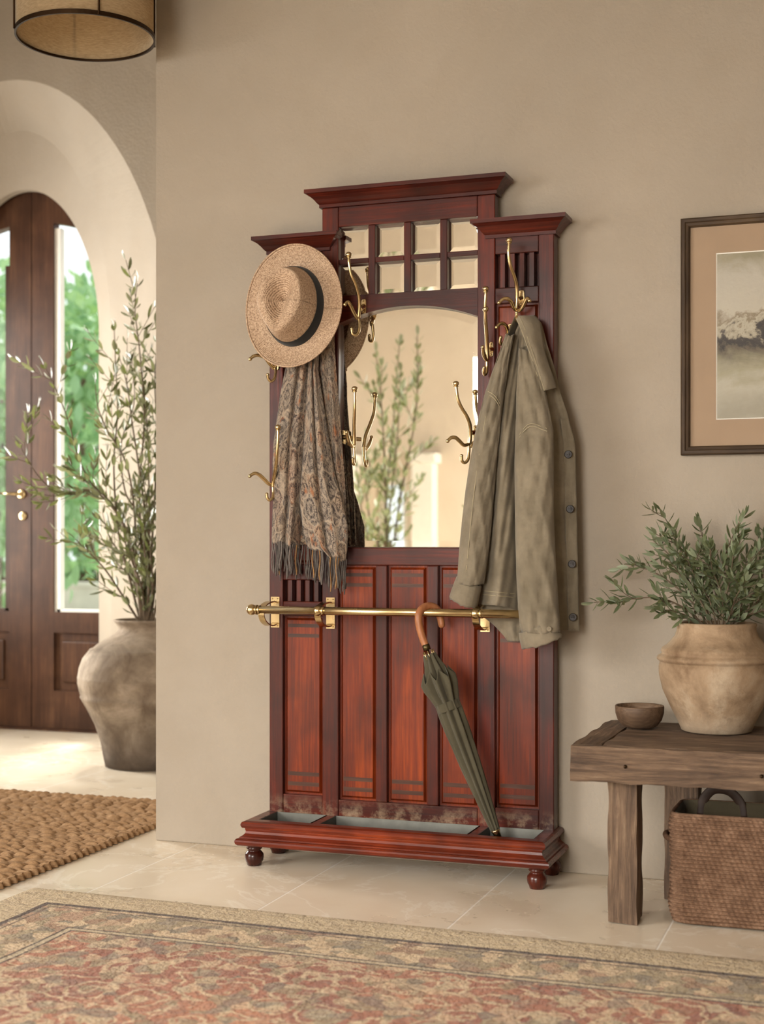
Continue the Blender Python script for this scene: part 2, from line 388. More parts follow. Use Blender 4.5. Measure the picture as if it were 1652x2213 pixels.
def m_rug():
    t = NT('faded_oriental_wool'); x, y, z = t.sep()
    HX, HY = 1.75, 1.35
    wob = t.math('MULTIPLY', t.math('ADD', t.noise(9, detail=4), -.5), .012)
    ax = t.math('SUBTRACT', HX, t.math('ABSOLUTE', x)); ay = t.math('SUBTRACT', HY, t.math('ABSOLUTE', y))
    d = t.math('ADD', t.math('MINIMUM', ax, ay), wob)
    # motifs: cells with concentric outlines, broken up by knots
    q = t.mix(.035, t.o, t.noisec(10))
    cell = t.voro(7.5, q, rnd=.75); cc = t.n('SeparateColor', {0: t.voro(7.5, q, 'F1', 'Color', .75)}).outputs
    rings = t.math('SINE', t.math('MULTIPLY', t.math('ADD', cell, t.math('MULTIPLY', t.noise(20), .5)), 22))
    small = t.voro(26, t.mix(.03, t.o, t.noisec(24)), 'F1', 'Color'); sc = t.n('SeparateColor', {0: small}).outputs
    knots = t.noise(75, detail=4, rough=.7)
    beige, rust, brick, sage, slate, dk = lin(206, 178, 140), lin(160, 97, 69), lin(136, 74, 54), lin(146, 130, 96), lin(122, 110, 92), lin(70, 50, 38)
    field = t.ramp(t.noise(3.2, detail=3), [(.35, brick), (.5, rust), (.68, lin(184, 122, 86))])
    field = t.mix(t.ramp(rings, [(.66, g(0)), (.80, g(.85))]), field, beige)
    field = t.mix(t.math('MULTIPLY', t.ramp(cell, [(.22, g(1)), (.30, g(0))]), t.ramp(cc[1], [(.45, g(0)), (.5, g(.8))])), field, lin(168, 152, 122))
    field = t.mix(t.ramp(sc[0], [(.80, g(0)), (.84, g(.7))]), field, sage)
    field = t.mix(t.ramp(sc[1], [(.86, g(0)), (.90, g(.7))]), field, slate)
    field = t.mix(t.ramp(sc[2], [(.74, g(0)), (.78, g(.65))]), field, beige)
    field = t.mix(t.ramp(rings, [(.34, g(0)), (.40, g(.55)), (.46, g(.0))]), field, dk)
    band = t.mix(t.ramp(sc[0], [(.45, g(0)), (.5, g(.75))]), beige, sage)
    band = t.mix(t.ramp(rings, [(.36, g(0)), (.42, g(.75)), (.5, g(0))]), band, dk)
    band = t.mix(t.ramp(sc[1], [(.70, g(0)), (.75, g(.75))]), band, slate)
    band = t.mix(t.ramp(sc[2], [(.74, g(0)), (.78, g(.6))]), band, lin(154, 106, 78))
    hem = t.ramp(t.noise(6, t.map((1, 9, 1)), detail=6), [(.3, lin(178, 154, 118)), (.7, lin(212, 190, 152))])
    def sel(lo, hi, inside, under):
        k = t.math('MULTIPLY', t.math('GREATER_THAN', d, lo), t.math('LESS_THAN', d, hi))
        return t.mix(k, under, inside)
    c = sel(.165, 9, band, hem)
    c = sel(.152, .170, dk, c)
    c = sel(.185, .192, lin(110, 86, 64), c)
    c = sel(.345, .352, dk, c); c = sel(.352, .368, lin(190, 170, 136), c); c = sel(.368, .375, dk, c)
    c = sel(.375, 9, field, c)
    c = t.mix(t.ramp(knots, [(.42, g(0)), (.66, g(.42))]), c, lin(112, 82, 60))
    c = t.mix(t.ramp(t.noise(48, detail=3), [(.55, g(0)), (.7, g(.4))]), c, lin(196, 176, 144))
    t.P(Base_Color=c, Roughness=.97, Sheen_Weight=.2); t.b.inputs['Specular IOR Level'].default_value = .08
    t.bump(t.math('ADD', knots, t.math('MULTIPLY', t.noise(30, detail=4), 1.2)), .9, .012)
    return t.m
M_rug = m_rug()
def m_jute(name, a, b, c):
    t = NT(name); n = t.noise(30, detail=5, rough=.7); n2 = t.noise(140, t.map((1, 2, 2)), detail=3)
    col = t.ramp(t.math('ADD', t.math('MULTIPLY', n, .7), t.math('MULTIPLY', n2, .3)), [(.25, a), (.5, b), (.75, c)])
    t.P(Base_Color=col, Roughness=.95); t.b.inputs['Specular IOR Level'].default_value = .1
    t.bump(n2, .3, .004)
    return t.m
M_jute = m_jute('braided_jute', lin(104, 78, 54), lin(150, 118, 86), lin(182, 150, 116))
M_bask = m_jute('twisted_seagrass', lin(72, 52, 40), lin(108, 82, 64), lin(146, 116, 94))
M_leather = m_plain('dark_leather', lin(58, 40, 30), .6, .2, 50, .2)
M_linen = None
t = NT('lamp_linen'); n = t.noise(60, t.map((1, 1, 5)), detail=5)
c = t.ramp(n, [(.3, lin(172, 150, 118)), (.7, lin(200, 178, 144))]); t.P(Base_Color=c, Roughness=.9)
tl = t.n('BsdfTranslucent', {'Color': c}); mx = t.n('MixShader', {0: .55, 1: t.b.outputs[0], 2: tl.outputs[0]}); t.t.links.new(mx.outputs[0], t.out.inputs[0]); M_linen = t.m
M_mat = m_plain('tan_mount_board', lin(152, 129, 106), .9, .05, 6)
def m_painting():
    t = NT('misty_landscape_paint'); x, y, z = t.sep()
    zz = t.math('ADD', z, t.math('MULTIPLY', t.math('ADD', t.noise(6, t.map((1, 1, 1.4)), 6, .65, .9), -.5), .22))
    zz = t.math('ADD', zz, t.math('MULTIPLY', t.math('ADD', t.noise(50, detail=4), -.5), .05))
    c = t.ramp(t.math('MULTIPLY', t.math('ADD', zz, -.102), 2.06), [(.0, lin(140, 133, 116)), (.18, lin(160, 153, 136)), (.30, lin(140, 133, 108)), (.40, lin(112, 104, 82)), (.47, lin(84, 74, 60)),
        (.495, lin(44, 38, 34)), (.53, lin(58, 50, 44)), (.55, lin(146, 137, 118)), (.575, lin(164, 156, 138)), (.60, lin(118, 104, 82)), (.65, lin(168, 160, 144)), (.85, lin(162, 154, 140)), (1, lin(130, 122, 98))])
    c = t.mix(t.ramp(t.noise(5, detail=4), [(.5, g(0)), (.75, g(.3))]), c, lin(176, 170, 158))
    t.P(Base_Color=c, Roughness=.6); t.bump(t.noise(80), .2, .003)
    return t.m
M_paint = m_painting()
M_paving = m_plain('pale_paving', (.72, .69, .62), .8, .08, 3)
M_white = m_plain('white_painted_wood', (.80, .77, .70), .5, .03)
M_stone = m_plain('pale_garden_stone', (.66, .62, .55), .85, .1, 6)
M_hinge = M_brass

# ------------------------------------------------------------------ the room
ZC = 3.95
XL, XR, YB = -5.2, 2.2, -6.6
YD = 2.30            # door plane
struct(obj('floor', MB().box(XL-.2, XR+.2, YB-.2, 2.62, -.15, 0), M_floor))
struct(obj('ceiling', MB().box(XL-.2, XR+.2, YB-.2, 2.62, ZC, ZC+.15), M_ceil))
struct(obj('wall_main', MB().box(-2.313, XR, 0, .25, 0, ZC), M_wall, bevel=.004))
w = MB()
w.box(-1.95, -1.75, .25, 1.84, 0, ZC)
struct(obj('wall_hall', w, M_wall))
def wall_open(axis, lo, hi, c0, c1, holes):
    """a straight wall with rectangular holes (a0, a1, z0, z1)"""
    w = MB(); holes = sorted(holes); a = lo
    def put(p, q, z0, z1):
        if axis == 'y': w.box(c0, c1, p, q, z0, z1)
        else: w.box(p, q, c0, c1, z0, z1)
    for h0, h1, z0, z1 in holes:
        put(a, h0, 0, ZC); put(h0, h1, 0, z0); put(h0, h1, z1, ZC); a = h1
    put(a, hi, 0, ZC); return w
struct(obj('wall_left', wall_open('y', YB, 2.6, XL-.2, XL, [(-5.45, -3.15, .05, 2.65), (1.08, 1.72, .55, 2.45)]), M_wall))
struct(obj('wall_right', wall_open('y', YB, .25, XR, XR+.2, [(-5.5, -4.3, .95, 2.45)]), M_wall))
struct(obj('wall_rear', wall_open('x', XL, XR, YB-.2, YB, [(-3.86, -3.60, .35, 1.52), (-2.45, -.65, .2, 2.5)]), M_rear))
def window(n, axis, a0, a1, z0, z1, c, nb, nz=2):
    root = bpy.data.objects.new('window_%d' % n, None); SC.collection.objects.link(root); struct(root)
    loc = Vector((c, (a0+a1)/2, z0)) if axis == 'y' else Vector(((a0+a1)/2, c, z0))
    root.location = loc; ORIG[root.name] = loc
    f = MB(); p = MB()
    def put(mb, p0, p1, q0, q1, th):
        if axis == 'y': mb.box(c-th, c+th, p0, p1, q0, q1)
        else: mb.box(p0, p1, c-th, c+th, q0, q1)
    put(f, a0, a0+.05, z0, z1, .03); put(f, a1-.05, a1, z0, z1, .03); put(f, a0+.05, a1-.05, z0, z0+.06, .03); put(f, a0+.05, a1-.05, z1-.06, z1, .03)
    for k in range(1, nb):
        a = a0+(a1-a0)*k/nb; put(f, a-.02, a+.02, z0+.06, z1-.06, .02)
    for k in range(1, nz):
        z = z0+(z1-z0)*k/nz; put(f, a0+.05, a1-.05, z-.012, z+.012, .016)
    put(p, a0+.03, a1-.03, z0+.03, z1-.03, .003)
    obj('window_frame', f, M_white, root); obj('window_pane', p, M_glass, root)
window(1, 'y', -5.45, -3.15, .05, 2.65, XL-.1, 3)
window(2, 'x', -3.86, -3.60, .35, 1.52, YB-.1, 1)
window(4, 'x', -2.45, -.65, .2, 2.5, YB-.1, 3)  # added window, out of the mirror's view, for the frontal fill
for k, (x0, x1) in enumerate(((-4.16, -4.00), (-3.52, -3.34))): struct(obj('column_%d' % (k+1), MB().box(x0, x1, YB, YB+.14, 0, 1.62).box(x0-.03, x1+.03, YB, YB+.17, 1.62, 1.70), M_white, bevel=.01))
window(5, 'y', -5.5, -4.3, .95, 2.45, XR+.1, 2)  # added window for the fill aimed at the rear wall
window(3, 'y', 1.08, 1.72, .55, 2.45, XL-.1, 2)  # added window for the hall fill, kept clear of the door glass reflection

# arched hall wall with splayed reveal, from the big front arch to the small door arch
def arch_curve(cx, a, zs, rise, y, n=48):
    pts = [(cx+a, y, 0.0)]
    for i in range(n+1):
        th = math.pi*i/n
        pts.append((cx+a*math.cos(th), y, zs+rise*math.sin(th)))
    pts.append((cx-a, y, 0.0)); return pts
YA, YM, YI = 1.84, 2.10, 2.20
def arch_from(pc, pr, ptop, pspring, y):
    c, r = at(pc, 500, y).x, at(pr, 500, y).x
    zs = at(pr, pspring, y).z; zt = at(pc, ptop, y).z
    return arch_curve(c, r-c, zs, zt-zs, y)
A0 = arch_from(15, 376, 174, 818, YA)
A1 = arch_from(38, 241, 283, 745, YM)
A2 = arch_from(50, 214, 410, 722, YI)
A3 = [(p[0], YI+.05, p[2]) for p in A2]
w = MB()
w.grid([A0, A1]); w.grid([A1, A2]); w.grid([A2, A3])
n = len(A0)
arcs = A0[1:-1]
top = [(p[0], YA, ZC) for p in arcs]
w.grid([top, arcs])
w.poly([(-1.8, YA, 0), (-1.8, YA, ZC), top[0], arcs[0], A0[0]], [(0, 1, 2, 3, 4)])
w.poly([(XL, YA, 0), (XL, YA, ZC), top[-1], arcs[-1], A0[-1]], [(4, 3, 2, 1, 0)])
# back of the wall, outside, with the same door opening
arcb = A3[1:-1]; yb = YI+.05
topb = [(p[0], yb, ZC) for p in arcb]
w.grid([arcb, topb])
w.poly([(-1.8, yb, 0), (-1.8, yb, ZC), topb[0], arcb[0], A3[0]], [(4, 3, 2, 1, 0)])
w.poly([(XL, yb, 0), (XL, yb, ZC), topb[-1], arcb[-1], A3[-1]], [(0, 1, 2, 3, 4)])
struct(obj('wall_arch', w, M_wall, smooth=False))

# the double door behind the arch
dc = at(68, 900, YD).x; xs = lambda px: at(px, 900, YD).x
zz = lambda py: at(100, py, YD).z
dr = bpy.data.objects.new('door_1', None); SC.collection.objects.link(dr); struct(dr); dr.location = (dc, YD, 0); ORIG[dr.name] = Vector((dc, YD, 0))
zb, zg0, zt = 0.012, zz(1322), 3.12
LW = .62
def door_leaf(s):
    st = abs(xs(116)-dc); x0, x1 = (dc+.003, dc+LW) if s > 0 else (dc-LW, dc-.003)
    xa, xb = (dc+st, dc+LW-.1) if s > 0 else (dc-LW+.1, dc-st)
    f = MB(); y0, y1 = YD, YD+.055
    f.box(min(x0, xa) if s > 0 else xb, xa if s > 0 else x1, y0, y1, zb, zt)      # meeting stile
    f.box(xb if s > 0 else x0, x1 if s > 0 else xa, y0, y1, zb, zt)               # hanging stile
    f.box(xa, xb, y0, y1, zb, zb+.20)                                             # bottom rail
    f.box(xa, xb, y0, y1, zg0-.11, zg0)                                           # lock rail
    # arched top rail: solid above a curve that falls away from the meeting line
    N = 12; lo = []; hi = []
    for k in range(N+1):
        x = xa+(xb-xa)*k/N; dx = abs(x-dc)
        lo.append((x, zz(478)-.55*dx*dx-.02*dx)); hi.append((x, zt))
    for y, flip in ((y0, 0), (y1, 1)):
        f.grid([[(p[0], y, p[1]) for p in (hi if flip else lo)], [(p[0], y, p[1]) for p in (lo if flip else hi)]])
    f.grid([[(p[0], y0, p[1]) for p in reversed(lo)], [(p[0], y1, p[1]) for p in reversed(lo)]])
    leaf = obj('door_leaf', f, M_door, dr)
    pz0, pz1 = zb+.20, zg0-.11
    p = MB().box(xa, xb, y0+.022, y1-.02, pz0, pz1)
    obj('door_panel', p, M_door, leaf)
    fi = MB().box(xa+.045, xb-.045, y0+.008, y0+.03, pz0+.045, pz1-.045)
    obj('raised_field', fi, M_door, leaf, bevel=.008)
    b = MB(); bw = .014
    b.box(xa, xa+(bw if s < 0 else .034), y0+.012, y1-.004, zg0, zz(478)-.04); b.box(xb-(bw if s > 0 else .034), xb, y0+.012, y1-.004, zg0, zz(478)-.22); b.box(xa+bw, xb-bw, y0+.012, y1-.004, zg0, zg0+bw)
    obj('glazing_bead', b, M_white if s > 0 else M_door, leaf)  # right-leaf bead coloured white to imitate daylight catching it
    gl = MB().box(xa-.004, xb+.004, y0+.03, y0+.034, zg0-.004, zz(478)+.02)
    obj('glass_pane', gl, M_glass, leaf)
    return leaf
lf = door_leaf(-1); rf = door_leaf(1)
hp = at(46, 1068, YD-.004); kp = at(49, 1115, YD-.004)
h = MB()
def disc(mb, c, r, th=.006, n=24):      # rose facing -y
    P = [[(c[0]+q*math.cos(2*math.pi*i/n), c[1]-d, c[2]+q*math.sin(2*math.pi*i/n)) for i in range(n)] for q, d in ((r, 0), (r, th*.6), (r*.8, th), (r*.35, th), (1e-5, th))]
    mb.grid(P, cu=True); return mb
disc(h, hp, .026)
h.tube([hp+Vector((0, -.004, 0)), hp+Vector((0, -.04, 0)), hp+Vector((-.012, -.05, 0)), hp+Vector((-.06, -.05, .002)), hp+Vector((-.115, -.047, .006))], [.009, .009, .009, .008, .007], 10)
obj('lever_handle', h, M_brass, lf, smooth=True)
k = disc(MB(), kp, .024); k.ball((kp.x, kp.y-.006, kp.z), .007)
obj('keyhole_escutcheon', k, M_brass, lf, smooth=True)
f = MB()
f.box(dc-LW-.08, dc-LW-.002, YD-.02, YD+.09, 0, zt+.1); f.box(dc+LW+.002, dc+LW+.08, YD-.02, YD+.09, 0, zt+.1); f.box(dc-LW-.002, dc+LW+.002, YD-.02, YD+.09, zt+.002, zt+.1)
obj('door_frame', f, M_door, dr)
obj('threshold', MB().box(dc-LW, dc+LW, YD-.03, YD+.09, 0, .011), M_door, dr)

# ------------------------------------------------------------------ the garden outside
struct(obj('ground', MB().box(-40, 12, 2.62, 45, -.2, -.02), M_paving))
def leafquad(mb, p, d, nrm, L, wd, cup=.12):
    d = d.normalized(); s = d.cross(nrm)
    if s.length < 1e-4: s = d.orthogonal()
    s.normalize(); nn = s.cross(d)
    pr = [(0, .08), (.25, .75), (.55, 1.0), (.82, .6), (1.0, .0)]
    vs = []; 
    for a, wv in pr:
        c = p+d*(L*a)+nn*(-cup*L*a*a)
        vs += [c+s*(wd*wv*.5)+nn*(wd*.14*wv), c, c-s*(wd*wv*.5)+nn*(wd*.14*wv)]
    fs = []
    for i in range(len(pr)-1):
        b = i*3; fs += [(b, b+1, b+4, b+3), (b+1, b+2, b+5, b+4)]
    mb.poly(vs, fs)
def rv(r): 
    while True:
        v = Vector((r.uniform(-1, 1), r.uniform(-1, 1), r.uniform(-1, 1)))
        if .05 < v.length < 1: return v
def tree(x, y, h, rad, seed, label, nblob=16, nl=110, size=.17):
    r = random.Random(seed); root = thing('garden_tree', label, 'tree', (x, y, -.02), 'trees beyond the glazed doors')
    tr = MB(); tr.tube([(x, y, -.05), (x+.05, y, h*.25), (x-.04, y+.05, h*.5), (x, y, h*.75)], [.14, .11, .08, .04], 8)
    for k in range(5):
        a = k*1.3; tr.tube([(x, y, h*.4), (x+rad*.3*math.cos(a), y+rad*.3*math.sin(a), h*.6), (x+rad*.6*math.cos(a), y+rad*.6*math.sin(a), h*.72)], [.05, .035, .015], 6)
    obj('trunk', tr, M_bark, root, smooth=True)
    fo = MB()
    for b in range(nblob):
        v = rv(r); c = Vector((x+v.x*rad, y+v.y*rad, h*.60+v.z*h*.38)); br = rad*r.uniform(.35, .55)
        for k in range(nl):
            q = rv(r); q = q.normalized()*br*r.uniform(.6, 1.05)
            leafquad(fo, c+q, (q+rv(r)*br).normalized(), rv(r).normalized(), size*r.uniform(.7, 1.3), size*.55)
    obj('crown', fo, M_tree, root)
tree(-7.2, 6.6, 3.5, 1.15, 3, 'leafy green tree seen close through the right-hand door glass')
tree(-9.4, 9.2, 3.9, 1.2, 5, 'leafy green tree seen through the glass left of the brass lever')
tree(-13.4, 17.0, 4.8, 1.8, 8, 'distant round tree high behind the middle of the double door', size=.2)
tree(-10.7, 13.3, 4.4, 1.6, 11, 'distant green tree behind the tree in the right-hand door glass', size=.2)
hd = thing('clipped_hedge', 'low clipped green hedge along the garden beyond the doors', 'hedge', (-9.6, 11.15, -.02))
r = random.Random(4); fo = MB()
for k in range(5200):
    x = r.uniform(-12.5, -6.6); y = 11.15+r.uniform(-.2, .2); z = r.choice([r.uniform(0, .72), r.uniform(.6, .74)])
    leafquad(fo, Vector((x, y, z)), rv(r), rv(r).normalized(), .09, .05)
obj('foliage', fo, M_tree, hd)
obj('stems', MB().box(-12.4, -6.7, 11.0, 11.3, -.02, .62), M_bark, hd)
gw = MB().box(-12, -6, 10.6, 10.8, -.02, .46); gw.box(-12.05, -5.95, 10.57, 10.83, .46, .52)
tag(obj('garden_wall', gw, M_stone, loc=(-9, 10.7, -.02), bevel=.01), 'low pale stone wall in front of the garden hedge', 'wall')
# ------------------------------------------------------------------ the hall stand
HX0, HX1, HC = -1.864, -.936, -1.400
FY, PY = -.072, -.054         # face of the framing, face of the panels
stand = thing('hall_stand', 'tall mahogany hall stand with arched mirror, brass hooks and drip trays', 'hall stand', (HC, -.12, 0))
def part(name, mb, mat, parent=stand, **k): return obj(name, mb, mat, parent, **k)
def pbox(name, mat, x0, x1, z0, z1, y0=FY, y1=-.035, bevel=.003, parent=stand):
    return part(name, MB().box(x0, x1, y0, y1, z0, z1), mat, parent, bevel=bevel)
part('back_board', MB().box(HX0+.01, HX1-.01, -.035, -.018, .12, 1.94).box(-1.675, -1.125, -.035, -.018, 1.94, 2.08), M_foot)
SO, SI = .047, .052
def both(f): f(1); f(-1)
def mx(s, a, b):           # mirror an x interval about the centre of the stand
    p, q = (HC+a, HC+b) if s > 0 else (HC-b, HC-a); return p, q
# uprights
for s in (-1, 1):
    a, b = mx(s, .464-SO, .464); pbox('outer_stile', M_wv, a, b, .135, 1.945, y1=-.018)
    a, b = mx(s, .227, .282); pbox('inner_stile', M_wv, a, b, .135, 2.055, y1=-.030)
for s in (-1, 1):
    a, b = mx(s, .282, .464-SO)
    for z0, z1 in ((.135, .197), (.765, .812), (.880, .930), (1.722, 1.770), (1.872, 1.945)):
        pbox('side_rail', M_wh, a, b, z0, z1, y0=FY+.002)
    for z0, z1 in ((.812, .880), (1.770, 1.872)):
        for k in range(4):
            w_ = (b-a)/9; x = a+w_*(1+2*k)
            pbox('slat', M_wv, x, x+w_, z0, z1, y0=FY+.006, y1=-.042, bevel=.001)
# panels with a raised field and inlaid bands
def panel(x0, x1, z0, z1, bands=True):
    m = MB(); y0, y1, e, q = PY, PY-.009, .006, .013
    ys = [(0, y0), (e, y0), (e+.003, y0-.004), (q, y1), (99, y1)]
    P = []
    for o, y in ys[:4]: P.append([(x0+o, y, z0+o), (x1-o, y, z0+o), (x1-o, y, z1-o), (x0+o, y, z1-o)])
    m.grid(P, cu=True); b = len(m.v); m.f.append((b-4, b-3, b-2, b-1))
    p = part('panel', m, M_wp)
    if bands and z1-z0 > .4:
        for zc, hh in ((z0+.066, .0062), (z0+.034, .0062), (z1-.030, .0055), (z1-.062, .0055)):
            part('inlay_band', MB().box(x0+q+.001, x1-q-.001, y1-.0006, y1+.002, zc-hh, zc+hh), M_inlay, p)
for s in (-1, 1):
    a, b = mx(s, .282, .464-SO)
    panel(a, b, .197, .765); panel(a, b, .930, 1.722, False)
pbox('bottom_rail', M_wh, HC-.227, HC+.227, .135, .190, y0=FY+.001)
pbox('middle_rail', M_wh, HC-.227, HC+.227, .928, .984, y0=FY+.001)
for s in (-1, 1):
    a, b = mx(s, .065, .102); pbox('muntin', M_wv, a, b, .190, .928, y0=FY+.001)
panel(HC-.227, HC-.102, .190, .928); panel(HC-.065, HC+.065, .190, .928); panel(HC+.102, HC+.227, .190, .928)
# arched rail above the mirror
N = 28; lo = []; hi = []
for k in range(N+1):
    x = HC-.227+.454*k/N; q = (x-HC)/.227
    lo.append((x, 1.688+.044*(1-q*q))); hi.append((x, 1.775))
m = MB(); y0, y1 = FY+.001, -.035
m.grid([[(x, y0, z) for x, z in lo], [(x, y0, z) for x, z in hi]])
m.grid([[(x, y1, z) for x, z in lo], [(x, y0, z) for x, z in lo]])
m.grid([[(x, y0, z) for x, z in hi], [(x, y1, z) for x, z in hi]])
part('arched_rail', m, M_wh, bevel=.002)
pbox('top_rail', M_wh, HC-.227, HC+.227, 1.992, 2.056, y0=FY+.001)
for x in (-.1175, 0, .1175): pbox('glazing_bar', M_wv, HC+x-.0115, HC+x+.0115, 1.775, 1.992, y0=FY+.006, bevel=.002)
for k in range(4):
    x0 = [HC-.227, HC-.106, HC+.0115, HC+.129][k]; x1 = [HC-.129, HC-.0115, HC+.106, HC+.227][k]
    pbox('glazing_bar', M_wh, x0, x1, 1.875, 1.891, y0=FY+.007, bevel=.002)
MY = -.048
def bevel_glass(x0, x1, z0, z1, bw, dp=.0018, name='mirror_pane'):
    m = MB(); P = [[(x0, MY, z0), (x1, MY, z0), (x1, MY, z1), (x0, MY, z1)], [(x0+bw, MY-dp, z0+bw), (x1-bw, MY-dp, z0+bw), (x1-bw, MY-dp, z1-bw), (x0+bw, MY-dp, z1-bw)]]
    m.grid(P, cu=True); m.f.append((4, 5, 6, 7)); part(name, m, M_mirror)
for k in range(4):
    x0 = [HC-.227, HC-.106, HC+.0115, HC+.129][k]; x1 = [HC-.129, HC-.0115, HC+.106, HC+.227][k]
    bevel_glass(x0, x1, 1.775, 1.875, .016); bevel_glass(x0, x1, 1.891, 1.992, .016)
m = MB(); bw = .021
outr = [(HC-.227, .984), (HC+.227, .984)]+[(x, z) for x, z in reversed(lo)]
innr = [(HC-.227+bw, .984+bw), (HC+.227-bw, .984+bw)]+[(HC+(x-HC)*(.227-bw)/.227, z-bw) for x, z in reversed(lo)]
m.grid([[(x, MY, z) for x, z in outr], [(x, MY-.0008, z) for x, z in innr]], cu=True)
m.f.append(tuple(range(len(outr), 2*len(outr))))
part('arched_mirror', m, M_mirror)
# cornices
def cornice(path, z, name='cornice'):
    prof = [(0, z), (.007, z), (.007, z+.010), (.010, z+.012), (.013, z+.015), (.020, z+.024), (.029, z+.033), (.038, z+.039), (.040, z+.040), (.044, z+.041), (.044, z+.053), (0, z+.053)]
    m = MB().sweep(path, prof)
    xs_ = [p[0] for p in path]; 
    m.box(min(xs_)+.0005, max(xs_)-.0005, path[1][1]+.0005, path[0][1], z+.001, z+.0525)
    part(name, m, M_wh)
cornice([(HC-.282, -.018), (HC-.282, FY), (HC+.282, FY), (HC+.282, -.018)], 2.055)
cornice([(HX0, -.018), (HX0, FY-.001), (HX0+.204, FY-.001), (HX0+.204, -.066)], 1.920)
cornice([(HX1-.204, -.066), (HX1-.204, FY-.001), (HX1, FY-.001), (HX1, -.018)], 1.920)
# base with moulded front and sides
BY = -.243
prof = [(-.030, .140), (.000, .140), (.009, .137), (.0125, .131), (.0125, .126), (.009, .119), (.002, .117), (.002, .114), (.000, .108), (.002, .101), (.008, .095), (.014, .092),
        (.016, .088), (.022, .087), (.026, .083), (.027, .078), (.025, .071), (.020, .066), (-.030, .066)]
part('moulded_base', MB().sweep([(HX0-.003, -.006), (HX0-.003, BY), (HX1+.003, BY), (HX1+.003, -.006)], prof), M_base)
part('base_board', MB().box(HX0+.028, HX1-.028, BY+.031, -.012, .062, .074), M_wh)
part('back_ledge', MB().box(HX0+.028, HX1-.028, -.068, -.008, .074, .136), M_wh)
dv = [-1.650, -1.150]
for x in dv: part('tray_divider', MB().box(x-.014, x+.014, BY+.031, -.073, .075, .1385), M_base, bevel=.002)
for x0, x1 in ((HX0+.028, dv[0]-.015), (dv[0]+.015, dv[1]-.015), (dv[1]+.015, HX1-.028)):
    y0, y1, zt_, zb_ = BY+.0312, -.0735, .1395, .0765; e = .004
    P = [[(x0, y0, zt_), (x1, y0, zt_), (x1, y1, zt_), (x0, y1, zt_)], [(x0+.002, y0+.002, zt_), (x1-.002, y0+.002, zt_), (x1-.002, y1-.002, zt_), (x0+.002, y1-.002, zt_)],
         [(x0+e, y0+e, zb_), (x1-e, y0+e, zb_), (x1-e, y1-e, zb_), (x0+e, y1-e, zb_)]]
    m = MB().grid(P, cu=True); m.f.append((8, 9, 10, 11)); part('drip_tray', m, M_zinc)
foot = [(.016, 0), (.019, .001), (.0215, .010), (.0245, .016), (.026, .027), (.025, .036), (.020, .043), (.0175, .046), (.0175, .049), (.021, .052), (.022, .055), (.019, .058), (.023, .061), (.023, .066)]
for x in (-1.848, -.952):
    for y in (-.222, -.036): part('bun_foot', MB().lathe((x, y, 0), [(a*1.14, b) for a, b in foot], 32), M_foot, smooth=True)
# brass rail on brackets
RY, RZ, RR = -.180, .789, .0125
m = MB().tube([(HX0-.004, RY, RZ), (HX1+.004, RY, RZ)], RR, 24); rail = part('brass_rail', m, M_brass, smooth=True)
for x, s in ((HX0-.012, 1), (HX1+.012, -1)):
    part('rail_finial', MB().ball((x, RY, RZ), .0175, 24).tube([(x+s*.014, RY, RZ), (x+s*.020, RY, RZ)], .0155, 24).tube([(x+s*.021, RY, RZ), (x+s*.030, RY, RZ)], .0140, 24), M_brass, rail, smooth=True)
for x in (-1.842, -1.652, -1.148, -.958):
    m = MB(); cs = spline([(-.073, .807), (-.105, .812), (-.145, .808), (-.176, .797), (-.184, .780), (-.172, .757), (-.140, .741), (-.105, .737), (-.073, .742)], 6)
    hw = .010; P = []
    for i, q in enumerate(cs):
        tq = cs[min(i+1, len(cs)-1)]-cs[max(i-1, 0)]; tq = tq/np.linalg.norm(tq); nq = np.array((-tq[1], tq[0]))*.0022
        P.append([(x-hw, *(q+nq)), (x+hw, *(q+nq)), (x+hw, *(q-nq)), (x-hw, *(q-nq))])
    m.grid(P, cu=True)
    br = part('rail_bracket', m, M_brass, rail)
    pl = MB().box(x-.0145, x+.0145, FY-.004, FY, .728, .826)
    for dx in (-.009, .009):
        for z in (.734, .820): pl.ball((x+dx, FY-.004, z), .0022, 8)
    part('bracket_plate', pl, M_brass, rail)
    if x in (-1.652, -1.148): part('rail_collar', MB().ball((x, RY, RZ), .0170, 24).tube([(x+.012, RY, RZ), (x+.021, RY, RZ)], .0145, 24), M_brass, rail, smooth=True)

